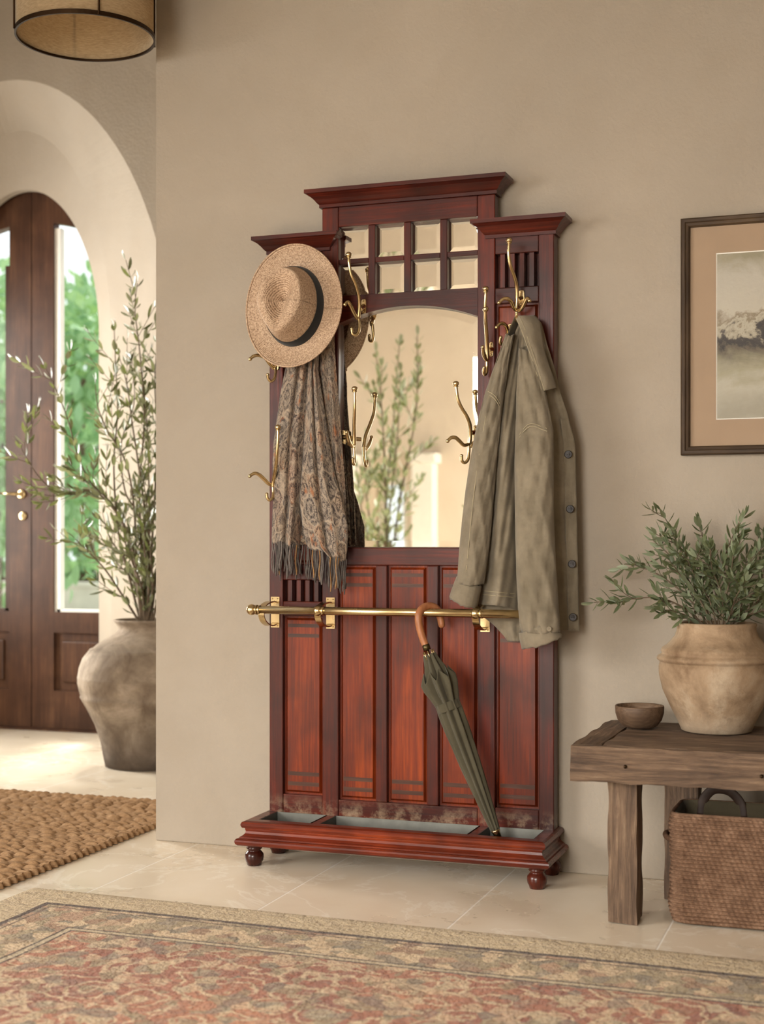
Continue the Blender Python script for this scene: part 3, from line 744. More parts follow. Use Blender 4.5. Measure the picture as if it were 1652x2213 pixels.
# brass hooks: each a cast body of prongs with a plate
def hook(prong, arms, j, plate, ball=True, knob=None, r=.0052):
    m = MB(); P3 = lambda L: [at(*p) for p in L]
    if prong:
        c = spline([tuple(p) for p in P3(prong)], 7); k = len(c)
        m.tube(c, [r*(.88+.35*i/(k-1)) for i in range(k)], 12)
        if ball:
            b = Vector(c[0]); m.ball(b+Vector((0, 0, .004)), .0098, 16, .85); m.tube([b-Vector((0, 0, .006)), b-Vector((0, 0, .003))], .0078, 14)
    for a in arms:
        c = spline([tuple(p) for p in P3(a)], 7); k = len(c)
        m.tube(c, [r*(.95+.25*math.sin(math.pi*min(1, i/(k-1)*1.1))) for i in range(k)], 10); m.ball(Vector(c[-1]), r*1.15, 10)
    if j:
        c = spline([tuple(p) for p in P3(j)], 7); m.tube(c, r*.92, 10); m.ball(Vector(c[-1]), r*1.05, 10)
    if knob: m.ball(at(*knob), .0095, 14)
    h_ = part('coat_hook', m, M_brass, smooth=True)
    if plate:
        px, py, hw, hh, yy, link = plate
        c = at(px, py, yy); pm = MB(); n = 20; ring = []
        for i in range(n):
            a = 2*math.pi*i/n; ca, sa = math.cos(a), math.sin(a)
            e = lambda v: math.copysign(abs(v)**.45, v)
            ring.append((c.x+hw*e(ca), c.z+hh*e(sa)))
        pm.grid([[(x, yy, z) for x, z in ring], [(x, yy-.003, z) for x, z in ring], [(c.x+(x-c.x)*.86, yy-.0045, c.z+(z-c.z)*.93) for x, z in ring]], cu=True)
        pm.f.append(tuple(range(2*n, 3*n)))
        for s in (-1, 1): pm.ball((c.x, yy-.0045, c.z+s*hh*.72), .003, 8)
        if link: pm.tube([c+Vector((0, -.002, 0))]+[at(*p) for p in link], [.008]+[.0065]*len(link), 10)
        part('hook_plate', pm, M_brass, h_, smooth=False)
hook([(754, 553, -.172), (755, 570, -.172), (759, 592, -.165), (768, 612, -.150), (775, 635, -.132), (777, 660, -.118), (775, 686, -.110)],
     [[(774, 690, -.110), (768, 682, -.122), (762, 670, -.138), (757, 659, -.152), (751, 653, -.160), (746, 658, -.166)]],
     [(776, 688, -.110), (777, 705, -.112), (775, 718, -.116), (769, 724, -.122), (762, 721, -.127), (760, 710, -.130)], (787, 662, .0085, .0225, FY+.001, [(779, 668, -.112)]))
hook([(640, 690, -.205), (632, 702, -.200), (620, 722, -.178), (607, 748, -.150), (599, 772, -.122), (595, 793, -.102)],
     [[(592, 797, -.102), (583, 786, -.118), (573, 773, -.136), (560, 768, -.150), (548, 770, -.160), (541, 776, -.166)]],
     [(595, 793, -.102), (596, 806, -.105), (593, 819, -.110), (586, 824, -.116), (580, 818, -.122), (579, 810, -.126)], (599, 785, .0085, .0225, FY, [(596, 788, -.104)]))
hook([(601, 926, -.176), (601, 945, -.176), (599, 980, -.168), (596, 1012, -.140), (592, 1035, -.112), (590, 1052, -.104)],
     [[(589, 1049, -.104), (580, 1045, -.118), (570, 1035, -.134), (560, 1026, -.148), (550, 1023, -.158), (540, 1029, -.166)]],
     [(590, 1050, -.104), (591, 1065, -.106), (589, 1076, -.112), (583, 1081, -.118), (578, 1076, -.122), (577, 1068, -.124)], (600, 1040, .0085, .0225, FY, [(594, 1042, -.106)]))
hook([(767, 843, -.140), (767, 856, -.140), (767, 885, -.134), (766, 915, -.116), (766, 940, -.098), (766, 962, -.092)],
     [[(765, 963, -.094), (760, 964, -.115), (755, 956, -.135), (752, 945, -.150), (750, 934, -.160)]],
     [(766, 960, -.092), (766, 978, -.092), (767, 994, -.094), (766, 1003, -.101), (764, 1001, -.109), (763, 992, -.113)], (743, 945, .0085, .0225, FY, [(758, 945, -.095)]))
hook([(986, 832, -.172), (987, 842, -.172), (990, 862, -.168), (998, 881, -.156), (1009, 899, -.134), (1016, 918, -.112), (1017, 940, -.100), (1015, 958, -.098)],
     [[(1014, 960, -.098), (1003, 962, -.118), (993, 953, -.142), (985, 946, -.158), (976, 946, -.168), (968, 953, -.174)]],
     [(1014, 958, -.098), (1014, 978, -.100), (1012, 993, -.104), (1005, 1000, -.110), (999, 996, -.115), (998, 985, -.118)], (1029, 935, .0075, .0225, FY, [(1018, 935, -.100)]))
hook([(1050, 627, -.172), (1050, 640, -.172), (1049, 662, -.166), (1050, 692, -.150), (1052, 722, -.124), (1053, 750, -.106), (1054, 778, -.100)],
     [[(1053, 780, -.100), (1048, 772, -.112), (1045, 761, -.126), (1044, 750, -.136)]],
     [(1053, 778, -.100), (1053, 795, -.100), (1052, 805, -.106), (1048, 810, -.113), (1046, 803, -.120), (1047, 795, -.124)], (1063, 755, .0065, .0225, FY, [(1056, 757, -.102)]), knob=(1050, 668, -.163))
hook([(1101, 522, -.172), (1100, 535, -.172), (1100, 553, -.170), (1104, 575, -.160), (1112, 597, -.138), (1117, 617, -.118), (1118, 642, -.106), (1116, 668, -.104)],
     [[(1115, 671, -.105), (1110, 663, -.115), (1105, 652, -.126), (1098, 646, -.136), (1088, 646, -.142), (1079, 654, -.147)],
      [(1118, 673, -.105), (1127, 668, -.116), (1134, 656, -.126), (1140, 645, -.136), (1145, 650, -.142)]],
     [(1117, 668, -.104), (1117, 682, -.108), (1117, 692, -.122), (1117, 693, -.150), (1117, 684, -.166), (1117, 676, -.170)], (1128, 645, .010, .025, FY, [(1119, 648, -.106)]))
hook(None, [[(1098, 716, -.080), (1095, 706, -.096), (1089, 700, -.110), (1081, 700, -.120), (1074, 707, -.126)]],
     [(1098, 714, -.080), (1096, 724, -.090), (1090, 738, -.104), (1084, 744, -.114), (1081, 738, -.120), (1083, 729, -.124)], (1104, 716, .0085, .0225, PY-.009, [(1099, 714, -.080)]))

# ------------------------------------------------------------------ straw hat on the upper left hook
hc = at(640, 664, -.150)
hat = thing('straw_hat', 'natural straw fedora with a black ribbon hung at the left of the stand', 'hat', (hc.x, hc.y, hc.z))
TA = math.radians(-5)
def hat_pt(u, v, w):        # u right, v up (long axis), w out from the wall
    c, s = math.cos(TA), math.sin(TA)
    return (hc.x+u*c-v*s, hc.y-w, hc.z+u*s+v*c)
CU, CV, BU, BV = .096, .122, .160, .190
NA = 120; rings = []; uvs = []; ln = 0
def addring(f, dl):
    global ln
    ln += dl; rings.append([hat_pt(*f(2*math.pi*i/NA)) for i in range(NA+1)]); uvs.append([(i/NA, ln) for i in range(NA+1)])
def brim(q, lift=0):
    def f(a):
        ru, rv_ = CU+(BU-CU)*q, CV+(BV-CV)*q
        w = .012-.010*math.cos(2*a)*q*q*.8+.016*q**3-.010*q*math.sin(a)*.6+lift
        return ru*math.cos(a), rv_*math.sin(a), w
    return f
def side(q):
    def f(a):
        k = 1-.20*q-.05*q*q; kv = 1-.17*q-.05*q*q
        fr = max(0, -math.sin(a))**1.5                     # pinched towards the front, which points down
        ku = k*(1-.30*fr*q)
        return CU*ku*math.cos(a)-.006*q, CV*kv*math.sin(a)+.006*q, .012+.112*q-.012*q*max(0, math.sin(a))
    return f
def top_(q):
    s1 = side(1)
    def f(a):
        u, v, w = s1(a); u, v = u*q-.006*(1-q), v*q+.004*(1-q)
        dome = .016*(1-q**2.2)**.8
        uu, vv = (u+.006)/.034, (v-.012)/.072
        kk = 1.0+.35*vv
        dent = .050*math.exp(-((uu/max(.4, kk))**2+vv*vv)**1.35)
        return u, v, w+dome-dent
    return f
for k in range(9): addring(brim(1-k/8*.98), .0085)
for k in range(12): addring(side((k/11)*.96+.0), .010)
s9 = side(.96); 
for q in (.985, .95, .90, .84, .77, .69, .6, .5, .4, .3, .2, .1, .02): addring(top_(q), .006)
obj('hat_body', MB().grid(rings, uv=uvs), M_straw, hat, smooth=True, solid=.0028)
rb = []
for q, off in ((.0, .0028), (.03, .0034), (.30, .0034), (.315, .0026)):
    r1 = []
    for i in range(NA):
        a = 2*math.pi*i/NA; u, v, w = side(q*1.0)(a); L = math.hypot(u, v); r1.append(hat_pt(u*(1+off/L), v*(1+off/L), w+.001))
    rb.append(r1)
obj('ribbon_band', MB().grid(rb, cu=True), M_ribbon, hat, smooth=True)
ed = [hat_pt(*brim(1)(2*math.pi*i/NA)) for i in range(NA)]
m = MB(); ctr = Vector((hc.x, hc.y, hc.z)); P = []
for p in ed:
    p = Vector(p); d = Vector((p.x-ctr.x, 0, p.z-ctr.z)).normalized()
    P.append([p+d*(.0030*math.cos(t_))+Vector((0, 1, 0))*(.0030*math.sin(t_)) for t_ in np.linspace(0, 2*math.pi, 8, endpoint=False)])
obj('brim_edge', m.grid(P, cu=True, cv=True), M_straw, hat, smooth=True)

# ------------------------------------------------------------------ paisley scarf
sc = at(650, 700, -.085)
scarf = thing('paisley_scarf', 'fringed paisley wool scarf hanging beneath the straw hat', 'scarf', sc)
def sheet(rows, depth, nu=40, nv=70, u0=0.0, hem=None):
    """rows: (py, left px, right px); depth(s, q) -> y; gives grid and uv in metres"""
    p0, p1 = rows[0][0], rows[-1][0]; P = []; UV = []
    for j in range(nv):
        q = j/(nv-1); R = []; U = []
        for i in range(nu):
            s = i/(nu-1); py = p0+(p1-p0)*q
            if hem: py = p0+(p1+hem(s)-p0)*q
            l, r_ = interp(rows, min(max(py, p0), p1))
            R.append(at(l+(r_-l)*s, py, depth(s, q))); U.append((u0+s*.26, q*.62))
        P.append(R); UV.append(U)
    return P, UV
def fold(s, c, w, d): return -d*math.exp(-((s-c)/w)**2)
A_rows = [(700, 645, 672), (760, 628, 682), (800, 617, 669+10), (850, 607, 677), (913, 598, 672), (958, 592, 668), (1000, 590, 665), (1082, 591, 660), (1130, 589, 655), (1172, 588, 650)]
B_rows = [(700, 664, 690), (760, 668, 690), (800, 667, 688), (890, 661, 702), (981, 656, 716), (1037, 652, 727), (1082, 648, 740), (1139, 655, 752), (1184, 665, 751), (1205, 690, 748)]
C_rows = [(700, 672, 722), (760, 680, 724), (800, 684, 727), (913, 690, 736), (1026, 704, 745), (1082, 716, 748), (1180, 726, 750)]
def dA(s, q): return -.092-.030*math.sin(math.pi*s)**.7-.010*q+fold(s, .30, .09, .010)+fold(s, .62, .08, .012)-fold(s, .46, .05, .012)-.006*math.sin(q*9+s*3)*s+.02*s**6
def dB(s, q): return -.112-.022*math.sin(math.pi*s)**.6-.008*q+fold(s, .25+.1*q, .09, .012)-fold(s, .42+.08*q, .035, .012)+fold(s, .60+.08*q, .10, .010)-.005*math.sin(q*11+s*4)
def dC(s, q): return -.086-.014*math.sin(math.pi*s)+fold(s, .35, .1, .008)+fold(s, .7, .1, .008)
def hemA(s): return 14*s**2+3*math.sin(s*14)
def hemB(s): return -22*(1-s)**1.2*(1 if s < .35 else .4)+8*s+3*math.sin(s*17)
m = MB(); PA, UA = sheet(A_rows, dA, 44, 80, 0, hemA); PB, UB = sheet(B_rows, dB, 44, 80, .27, hemB); PC, UC = sheet(C_rows, dC, 30, 60, .6)
D_rows = [(700, 655, 700), (800, 628, 705), (900, 612, 716), (1000, 602, 728), (1100, 600, 740), (1178, 600, 742)]
PD, UD = sheet(D_rows, lambda s, q: -.081-.012*math.sin(math.pi*s)*abs(math.sin(s*9)), 30, 50, .9, lambda s: 8*s+4*math.sin(s*11))
m.grid(PA, UA); m.grid(PB, UB); m.grid(PC, UC); m.grid(PD, UD)
obj('scarf_cloth', m, M_scarf, scarf, smooth=True, solid=.0022)
r = random.Random(12)
def tassel(p, L, k):
    pts = []; dx, dy = r.uniform(-.006, .006), r.uniform(-.004, .002); ph = r.uniform(0, 6)
    for i in range(8):
        q = i/7; pts.append((p.x+dx*q+.0018*math.sin(ph+q*7), p.y+dy*q+.0012*math.cos(ph+q*6), p.z+.003-L*q))
    mm = MB().tube(pts, [.0021]*6+[.0027, .0016], 6); mm.ball(Vector(pts[-2]), .0031, 6)
    obj('tassel', mm, M_tas[k], scarf, smooth=True)
for Pg, n_, L0 in ((PA, 20, .098), (PB, 24, .100), (PD, 22, .104)):
    row = Pg[-1]; idx = np.linspace(0, len(row)-1, n_).astype(int)
    for i in idx: tassel(row[i], L0*r.uniform(.85, 1.1), r.choices([0, 1, 2], [6, 3, 1])[0])

# ------------------------------------------------------------------ olive canvas jacket
jc = at(1117, 684, -.13)
jac = thing('canvas_jacket', 'olive canvas jacket hung by its collar on the right of the stand', 'jacket', jc)
def wr(x, y, sd=0): return math.sin(x*7.3+sd)*math.sin(y*5.1+sd*2)+.6*math.sin(x*13.7+y*9.2+sd)+.4*math.sin(y*23+x*3+sd*3)
body = [(682, 1116, 1158), (700, 1108, 1172), (740, 1090, 1184), (800, 1070, 1200), (850, 1052, 1211), (900, 1040, 1229), (955, 1030, 1243), (1000, 1030, 1244), (1100, 1034, 1246), (1200, 1032, 1248), (1270, 1034, 1249), (1310, 1031, 1250), (1363, 1034, 1252)]
V1 = [(682, 1121), (740, 1102), (796, 1090), (856, 1082), (959, 1072), (1040, 1063), (1123, 1058), (1195, 1049), (1265, 1042), (1363, 1038)]
V2 = [(682, 1138), (740, 1122), (794, 1121), (866, 1118), (949, 1116), (1165, 1115), (1288, 1119), (1363, 1122)]
# back panel that hangs between the sleeves, hem just above the brass rail
def mid_depth(s, q):
    return -.088-.066*min(1, q*2.2)*math.sin(math.pi*min(1, max(0, s)))**.9-.010*(1-q)+fold(s, .42, .13, .010*q)-.0035*wr(s*2, q*3)
midrows = []
for py in (684, 700, 740, 800, 850, 900, 960, 1040, 1120, 1200, 1265, 1290, 1308):
    a = interp(V1, py)[0]; b = interp(V2, py)[0]; midrows.append((py, a-7, b+9 if py < 1290 else b+6))
midrows[-2] = (1290, 1036, 1124); midrows[-1] = (1309, 1030, 1124)
P, U = sheet(midrows, mid_depth, 40, 90, hem=lambda s: 12*s-6*math.sin(math.pi*s))
m = MB().grid(P, U)
# right front, reaching past the edge of the stand
fr = [(684, 1128, 1160), (700, 1124, 1172), (740, 1122, 1182), (800, 1120, 1200), (850, 1118, 1212), (900, 1118, 1229), (955, 1118, 1243), (1000, 1118, 1244), (1100, 1118, 1246), (1200, 1119, 1248), (1300, 1121, 1250), (1362, 1124, 1252)]
def fr_depth(s, q): return -.124-.018*math.sin(math.pi*s)*min(1, q*3)+.100*max(0, s-.45)*min(1, q*2.5)+fold(s, .84, .04, -.006)-.0028*wr(s*2.5, q*3, 2)
P2, U2 = sheet(fr, fr_depth, 44, 90)
m.grid(P2, U2)
# piece of the left back seen below the hem, behind the rail
lb = [(1290, 1036, 1126), (1330, 1042, 1128), (1350, 1068, 1130), (1372, 1088, 1130), (1386, 1098, 1130)]
P3, U3 = sheet(lb, lambda s, q: -.096-.014*math.sin(math.pi*s)-.004*wr(s, q), 24, 24)
m.grid(P3, U3)
obj('jacket_body', m, M_coat, jac, smooth=True, solid=.0028)
def sleeve(path, rows, yf, dp, sd, n=36, m_=70, ofs=0.0):
    """path rows: (py, left px, right px); a soft tube, dp its half depth"""
    p0, p1 = rows[0][0], rows[-1][0]; P = []
    for j in range(m_):
        q = j/(m_-1); py = p0+(p1-p0)*q; l, r_ = interp(rows, py); c = (l+r_)/2; hw = (r_-l)/2; R = []
        for i in range(n):
            a = 2*math.pi*i/n; ca, sa = math.cos(a), math.sin(a)
            k = 1+.050*wr(a*1.2, q*4, sd)+.10*math.sin(3*a+q*2+sd)*(.4+.6*q)+.06*max(0, q-.75)*4*math.sin(q*60+a*2)
            y = yf(q)-sa*dp(q)*k-.0045*wr(a, q*6, sd)
            R.append(at(c+hw*ca, py+(4 if sa > 0 else -4)*(1-abs(ca)), y))
        P.append(R)
    return P
L_rows = [(722, 1094, 1112), (760, 1081, 1104), (800, 1066, 1098), (850, 1049, 1090), (900, 1036, 1084), (950, 1025, 1079), (1000, 1016, 1074), (1060, 1007, 1069), (1120, 1000, 1064), (1180, 994, 1058), (1240, 990, 1050), (1262, 988, 1046)]
P = sleeve(None, L_rows, lambda q: -.134-.016*q, lambda q: .022+.026*min(1, q*2), 1)
sl = obj('sleeve', MB().grid(P, cu=True), M_coat, jac, smooth=True, solid=.002)
R_rows = [(752, 1122, 1150), (800, 1120, 1166), (850, 1117, 1180), (900, 1116, 1190), (930, 1115, 1196), (1000, 1113, 1197), (1100, 1114, 1197), (1165, 1115, 1199), (1240, 1117, 1203), (1300, 1120, 1207), (1345, 1124, 1210), (1366, 1128, 1211)]
P = sleeve(None, R_rows, lambda q: -.158-.036*min(1, q*1.6), lambda q: .018+.036*min(1, q*2.2), 5)
sr = obj('sleeve', MB().grid(P, cu=True), M_coat, jac, smooth=True, solid=.002)
def cuff(c4, yc, dp, sd, parent):
    """c4: upper left, upper right, lower right, lower left pixels of a turned-back cuff"""
    (ax, ay), (bx, by), (cx_, cy_), (dx_, dy_) = c4; P = []; n = 36
    for j, (q, gr) in enumerate(((0.0, .94), (0.03, 1.0), (.3, 1.03), (.6, 1.04), (.93, 1.03), (1.0, .97), (.97, .86), (.55, .82))):
        lx, ly = ax+(dx_-ax)*q, ay+(dy_-ay)*q; rx, ry_ = bx+(cx_-bx)*q, by+(cy_-by)*q; R = []
        for i in range(n):
            a = 2*math.pi*i/n; s = .5+.5*math.cos(a)*gr; k = math.sin(a)*gr*(1+.05*wr(a, q*2, sd))
            bow = 5*math.sin(math.pi*min(1, max(0, s)))*(1 if math.sin(a) > 0 else -1.3)*(.6+.6*q)
            R.append(at(lx+(rx-lx)*s, ly+(ry_-ly)*s+bow+1.2*wr(a*1.5, q, sd), yc-k*dp))
        P.append(R)
    return obj('cuff', MB().grid(P, cu=True), M_coat, parent, smooth=True, solid=.002)
cuff([(988, 1246), (1041, 1266), (1030, 1314), (972, 1293)], -.142, .045, 1, sl)
cf = cuff([(1122, 1368), (1188, 1342), (1216, 1376), (1130, 1402)], -.192, .050, 3, sr)
def button(px, py, y, r_, mat, parent, name='button'):
    c = at(px, py, y); mm = MB()
    P = [[(c.x+q*math.cos(2*math.pi*i/20), c.y-d, c.z+q*math.sin(2*math.pi*i/20)) for i in range(20)] for q, d in ((r_, 0), (r_, .003), (r_*.85, .004), (r_*.6, .0028), (1e-5, .0028))]
    mm.grid(P, cu=True)
    for s in (-1, 1): mm.ball((c.x+s*r_*.22, c.y-.0034, c.z), r_*.12, 6)
    obj(name, mm, mat, parent, smooth=True)
button(1188, 1359, -.2445, .0072, M_coat, sr, 'cuff_button')
pk = []
for py, a, b in ((905, 1212, 1229), (955, 1217, 1243), (1000, 1219, 1245), (1100, 1221, 1247), (1200, 1224, 1249), (1300, 1227, 1251), (1364, 1229, 1253)):
    pk.append((py, a, b))
Pk, Uk = sheet(pk, lambda s, q: -.096+.018*s+(-.012)*max(0, 1-q*5)-.0015*wr(s, q*4), 8, 40)
plk = obj('button_placket', MB().grid(Pk, Uk), M_coat, jac, smooth=True, solid=.003)
for px, py in ((1229, 982), (1233, 1100), (1237, 1219), (1239, 1334)): button(px, py, -.0965, .0118, M_button, plk)
# collar: back stand with the turned flap
lcur = [(1113, 683), (1121, 700), (1131, 725), (1142, 755), (1153, 785), (1162, 815), (1171, 846)]
rcur = [(1156, 682), (1168, 697), (1172, 722), (1177, 755), (1187, 790), (1196, 815), (1203, 838)]
P = []
for a, b in zip(spline(lcur, 4), spline(rcur, 4)):
    q = len(P)/24; P.append([at(a[0]+(b[0]-a[0])*s, a[1]+(b[1]-a[1])*s, -.178+.030*s*s-.010*math.sin(math.pi*s)+.018*max(0, 1-q*3)-.0015*wr(s, q*4)) for s in np.linspace(0, 1, 12)])
col = obj('collar', MB().grid(P), M_coat, jac, smooth=True, solid=.0035)
P = []
for a, b in zip(spline([(1114, 683), (1104, 706), (1093, 735), (1080, 765), (1073, 785)], 5), spline([(1124, 690), (1114, 715), (1104, 738), (1090, 762), (1076, 786)], 5)):
    P.append([at(a[0]+(b[0]-a[0])*s, a[1]+(b[1]-a[1])*s, -.150+.035*s) for s in np.linspace(0, 1, 6)])
obj('inside_collar', MB().grid(P), M_lining, jac, smooth=True, solid=.003)
def stitch(rows, parent, r_=.0011):
    mm = MB(); pts = [Vector(tuple(p)) for p in spline([tuple(at(*p)) for p in rows], 10)]
    mm.tube(pts, r_, 6); obj('seam', mm, M_stitch, parent, smooth=True)
def sleeve_y(py, s, rows, yf, dp, sd):
    p0, p1 = rows[0][0], rows[-1][0]; q = (py-p0)/(p1-p0); ca = 2*s-1; sa = math.sqrt(max(0, 1-ca*ca)); a = math.acos(ca)
    k = 1+.050*wr(a*1.2, q*4, sd)+.10*math.sin(3*a+q*2+sd)*(.4+.6*q)+.06*max(0, q-.75)*4*math.sin(q*60+a*2)
    l, r_ = interp(rows, py); return (l+(r_-l)*s, py, yf(q)-sa*dp(q)*k-.0045*wr(a, q*6, sd)-.0012)
RY_ = (R_rows, lambda q: -.158-.036*min(1, q*1.6), lambda q: .018+.036*min(1, q*2.2), 5)
LY_ = (L_rows, lambda q: -.134-.016*q, lambda q: .022+.026*min(1, q*2), 1)
for d in (0, 6): stitch([sleeve_y(py+d, s, *RY_) for s, py in ((.10, 940), (.22, 926), (.36, 917), (.52, 916), (.68, 921), (.84, 926))], sr)
for d in (0, 6): stitch([sleeve_y(py+d, s, *LY_) for s, py in ((.12, 846), (.35, 850), (.6, 858), (.85, 872))], sl)
stitch([sleeve_y(py, .30, *LY_) for py in (900, 980, 1060, 1140, 1200, 1236)], sl)
def col_edge(c, s0, off=0):
    pts = []
    for i, (a, b) in enumerate(zip(spline(lcur, 4), spline(rcur, 4))):
        q = i/24; pts.append((a[0]+(b[0]-a[0])*s0, a[1]+(b[1]-a[1])*s0, -.178+.030*s0*s0-.010*math.sin(math.pi*s0)+.018*max(0, 1-q*3)-.0015*wr(s0, q*4)-.0026))
    return pts[::3]
stitch(col_edge(lcur, .03), col); stitch(col_edge(lcur, .20), col, .0008)
for d in (0, 8): stitch([(1036+k*11, 1276+d+.5*k*2, mid_depth(k/8, .97)-.003) for k in range(9)], jac)
# ------------------------------------------------------------------ umbrella hooked over the rail
ua, ub = at(926, 1408, -.205), at(1078, 1812, -.196)
umb = thing('folded_umbrella', 'furled dark olive umbrella with a cane crook hooked over the brass rail', 'umbrella', ub)
ax = (ub-ua).normalized()
crook = spline([tuple(at(*p)) for p in ((955, 1350, -.150), (952, 1335, -.150), (946, 1318, -.153), (933, 1310, -.166), (918, 1312, -.184), (908, 1322, -.200), (905, 1338, -.206), (909, 1362, -.206), (916, 1385, -.205), (921, 1397, -.205))], 8)
k = len(crook); h = MB().tube(crook, [.0105+.0012*math.sin(3*i/k) for i in range(k)], 16); h.ball(Vector(crook[0]), .0105, 14)
obj('cane_handle', h, M_handle, umb, smooth=True)
obj('handle_collar', MB().tube([at(920, 1393, -.205), at(924, 1405, -.205)], .0115, 18), m_metal('dull_bronze', lin(96, 84, 58), .4), umb, smooth=True)
sh = ua+ax*.02
obj('shaft', MB().tube([at(923, 1402, -.205), ub-ax*.012], .0045, 12), M_brass, umb, smooth=True)
Lc = (ub-ua).length
def bundle(t0, t1, prof, nf, depth, twist, n=96, m_=60, hem=0):
    side_ = ax.cross(Vector((0, 1, 0))).normalized(); fw = side_.cross(ax); P = []
    for j in range(m_):
        q = j/(m_-1); tq = t0+(t1-t0)*q; R = []
        rr = float(np.interp(tq, [p[0] for p in prof], [p[1] for p in prof]))
        for i in range(n):
            a = 2*math.pi*i/n; w = a*nf+twist*tq
            saw = abs(((w/(2*math.pi)) % 1)-.5)*2
            kk = 1+depth*(saw-.5)*2
            hh = hem*(saw-.5)*(1-q)**6
            R.append(ua+ax*(tq*Lc+hh)+side_*(math.cos(a)*rr*kk)+fw*(math.sin(a)*rr*kk*.9))
        P.append(R)
    return MB().grid(P, cu=True)
s_ = 1/705
can = bundle(.125, .955, [(.12, 34*s_), (.17, 33*s_), (.22, 28*s_), (.275, 22.5*s_), (.32, 23.5*s_), (.42, 23*s_), (.6, 19.5*s_), (.8, 14*s_), (.955, 8.5*s_)], 9, .20, 2.2, hem=.035)
obj('canopy', can, M_umb, umb, smooth=True, solid=.0008)
can2 = bundle(.015, .24, [(.0, 9*s_), (.015, 12*s_), (.05, 15*s_), (.10, 21*s_), (.15, 26*s_), (.24, 21*s_)], 8, .22, 5.0)
obj('gathered_hem', can2, M_umb, umb, smooth=True, solid=.0008)
st = bundle(.272, .318, [(.27, 24.5*s_), (.318, 25.5*s_)], 6, .03, 0, m_=8)
obj('closing_strap', st, M_umb, umb, smooth=True, solid=.0015)
sd_ = ax.cross(Vector((0, 1, 0))).normalized(); fd_ = sd_.cross(ax)
for i in range(8):
    a = 2*math.pi*i/8+.2; p = ua+ax*(.004)+(sd_*math.cos(a)+fd_*math.sin(a))*.0155
    obj('rib_tip', MB().tube([p+ax*.022, p-ax*.006], [.0016, .0021], 8), M_brass, umb, smooth=True)
obj('tip_ferrule', MB().tube([ub-ax*.026, ub-ax*.022, ub-ax*.018, ub], [.0135, .0135, .0112, .0105], 18), M_brass, umb, smooth=True)

# ------------------------------------------------------------------ framed picture
fx0, fx1, fz0, fz1 = -.568, .235, 1.255, 1.947
pic = thing('framed_picture', 'misty landscape painting in a tan mount and weathered wooden frame', 'picture', (fx0, -.02, fz0))
fw_ = .026
def moul(x0, x1, z0, z1, vert, nm):
    m = MB()
    if vert:
        s = 1 if x0 == fx0 else -1; xo = fx0 if s > 0 else fx1
        prof = [(0, -.004), (0, -.030), (.004, -.034), (.012, -.034), (.015, -.030), (.022, -.028), (fw_, -.022), (fw_, -.004)]
        m.grid([[(xo+s*o, y, fz0+o) for o, y in prof], [(xo+s*o, y, fz1-o) for o, y in prof]], cu=True)
    else:
        s = 1 if z0 == fz0 else -1; zo = fz0 if s > 0 else fz1
        prof = [(0, -.004), (0, -.030), (.004, -.034), (.012, -.034), (.015, -.030), (.022, -.028), (fw_, -.022), (fw_, -.004)]
        m.grid([[(fx0+o, y, zo+s*o) for o, y in prof], [(fx1-o, y, zo+s*o) for o, y in prof]], cu=True)
    obj('frame_side', m, M_frame if vert else M_frameh, pic)
moul(fx0, 0, 0, 0, True, ''); moul(fx1, 0, 0, 0, True, ''); moul(0, 0, fz0, 0, False, ''); moul(0, 0, fz1, 0, False, '')
px0, px1, pz0, pz1 = -.468, .135, 1.357, 1.842
m = MB(); y = -.016
m.grid([[(fx0+.02, y, fz0+.02), (fx1-.02, y, fz0+.02), (fx1-.02, y, fz1-.02), (fx0+.02, y, fz1-.02)], [(px0, y, pz0), (px1, y, pz0), (px1, y, pz1), (px0, y, pz1)]], cu=True)
mo = obj('mount_board', m, M_mat, pic)
m = MB().grid([[(px0, y-.0003, pz0), (px1, y-.0003, pz0), (px1, y-.0003, pz1), (px0, y-.0003, pz1)], [(px0+.003, y+.002, pz0+.003), (px1-.003, y+.002, pz0+.003), (px1-.003, y+.002, pz1-.003), (px0+.003, y+.002, pz1-.003)]], cu=True)
obj('bevelled_edge', m, M_white, mo)
obj('painting', MB().box(px0, px1, y+.002, y+.006, pz0, pz1), M_paint, pic, loc=None)
obj('backing_board', MB().box(fx0+.01, fx1-.01, -.008, -.0015, fz0+.01, fz1-.01), M_frame, pic)

# ------------------------------------------------------------------ pendant lamp
lc = Vector((-2.40, -.30, 2.600)); lr = .219
lamp = thing('pendant_lamp', 'drum pendant lamp with a linen shade in a dark metal frame', 'lamp', (lc.x, lc.y, ZC))
n = 72; P = []
for z, q in ((.008, lr-.006), (.36, lr-.006)): P.append([(lc.x+q*math.cos(2*math.pi*i/n), lc.y+q*math.sin(2*math.pi*i/n), lc.z+z) for i in range(n)])
obj('linen_shade', MB().grid(P, cu=True), M_linen, lamp, smooth=True, solid=.002)
def ring(z0, z1, ri, ro): return MB().grid([[(lc.x+q*math.cos(2*math.pi*i/n), lc.y+q*math.sin(2*math.pi*i/n), lc.z+z) for i in range(n)] for q, z in ((ri, z0), (ro, z0), (ro, z1), (ri, z1))], cu=True, cv=True)
obj('rim_ring', ring(0, .014, lr-.005, lr+.001), M_dmetal, lamp)
obj('rim_ring', ring(.354, .368, lr-.005, lr+.001), M_dmetal, lamp)
for px in (47, 240, None, None):
    # rods stand on the outside of the drum, evenly spaced
    a0 = math.radians(-32); a = a0+[0, -math.pi/2*1.0, math.pi/2, math.pi][[47, 240, None, None].index(px)] if px else None
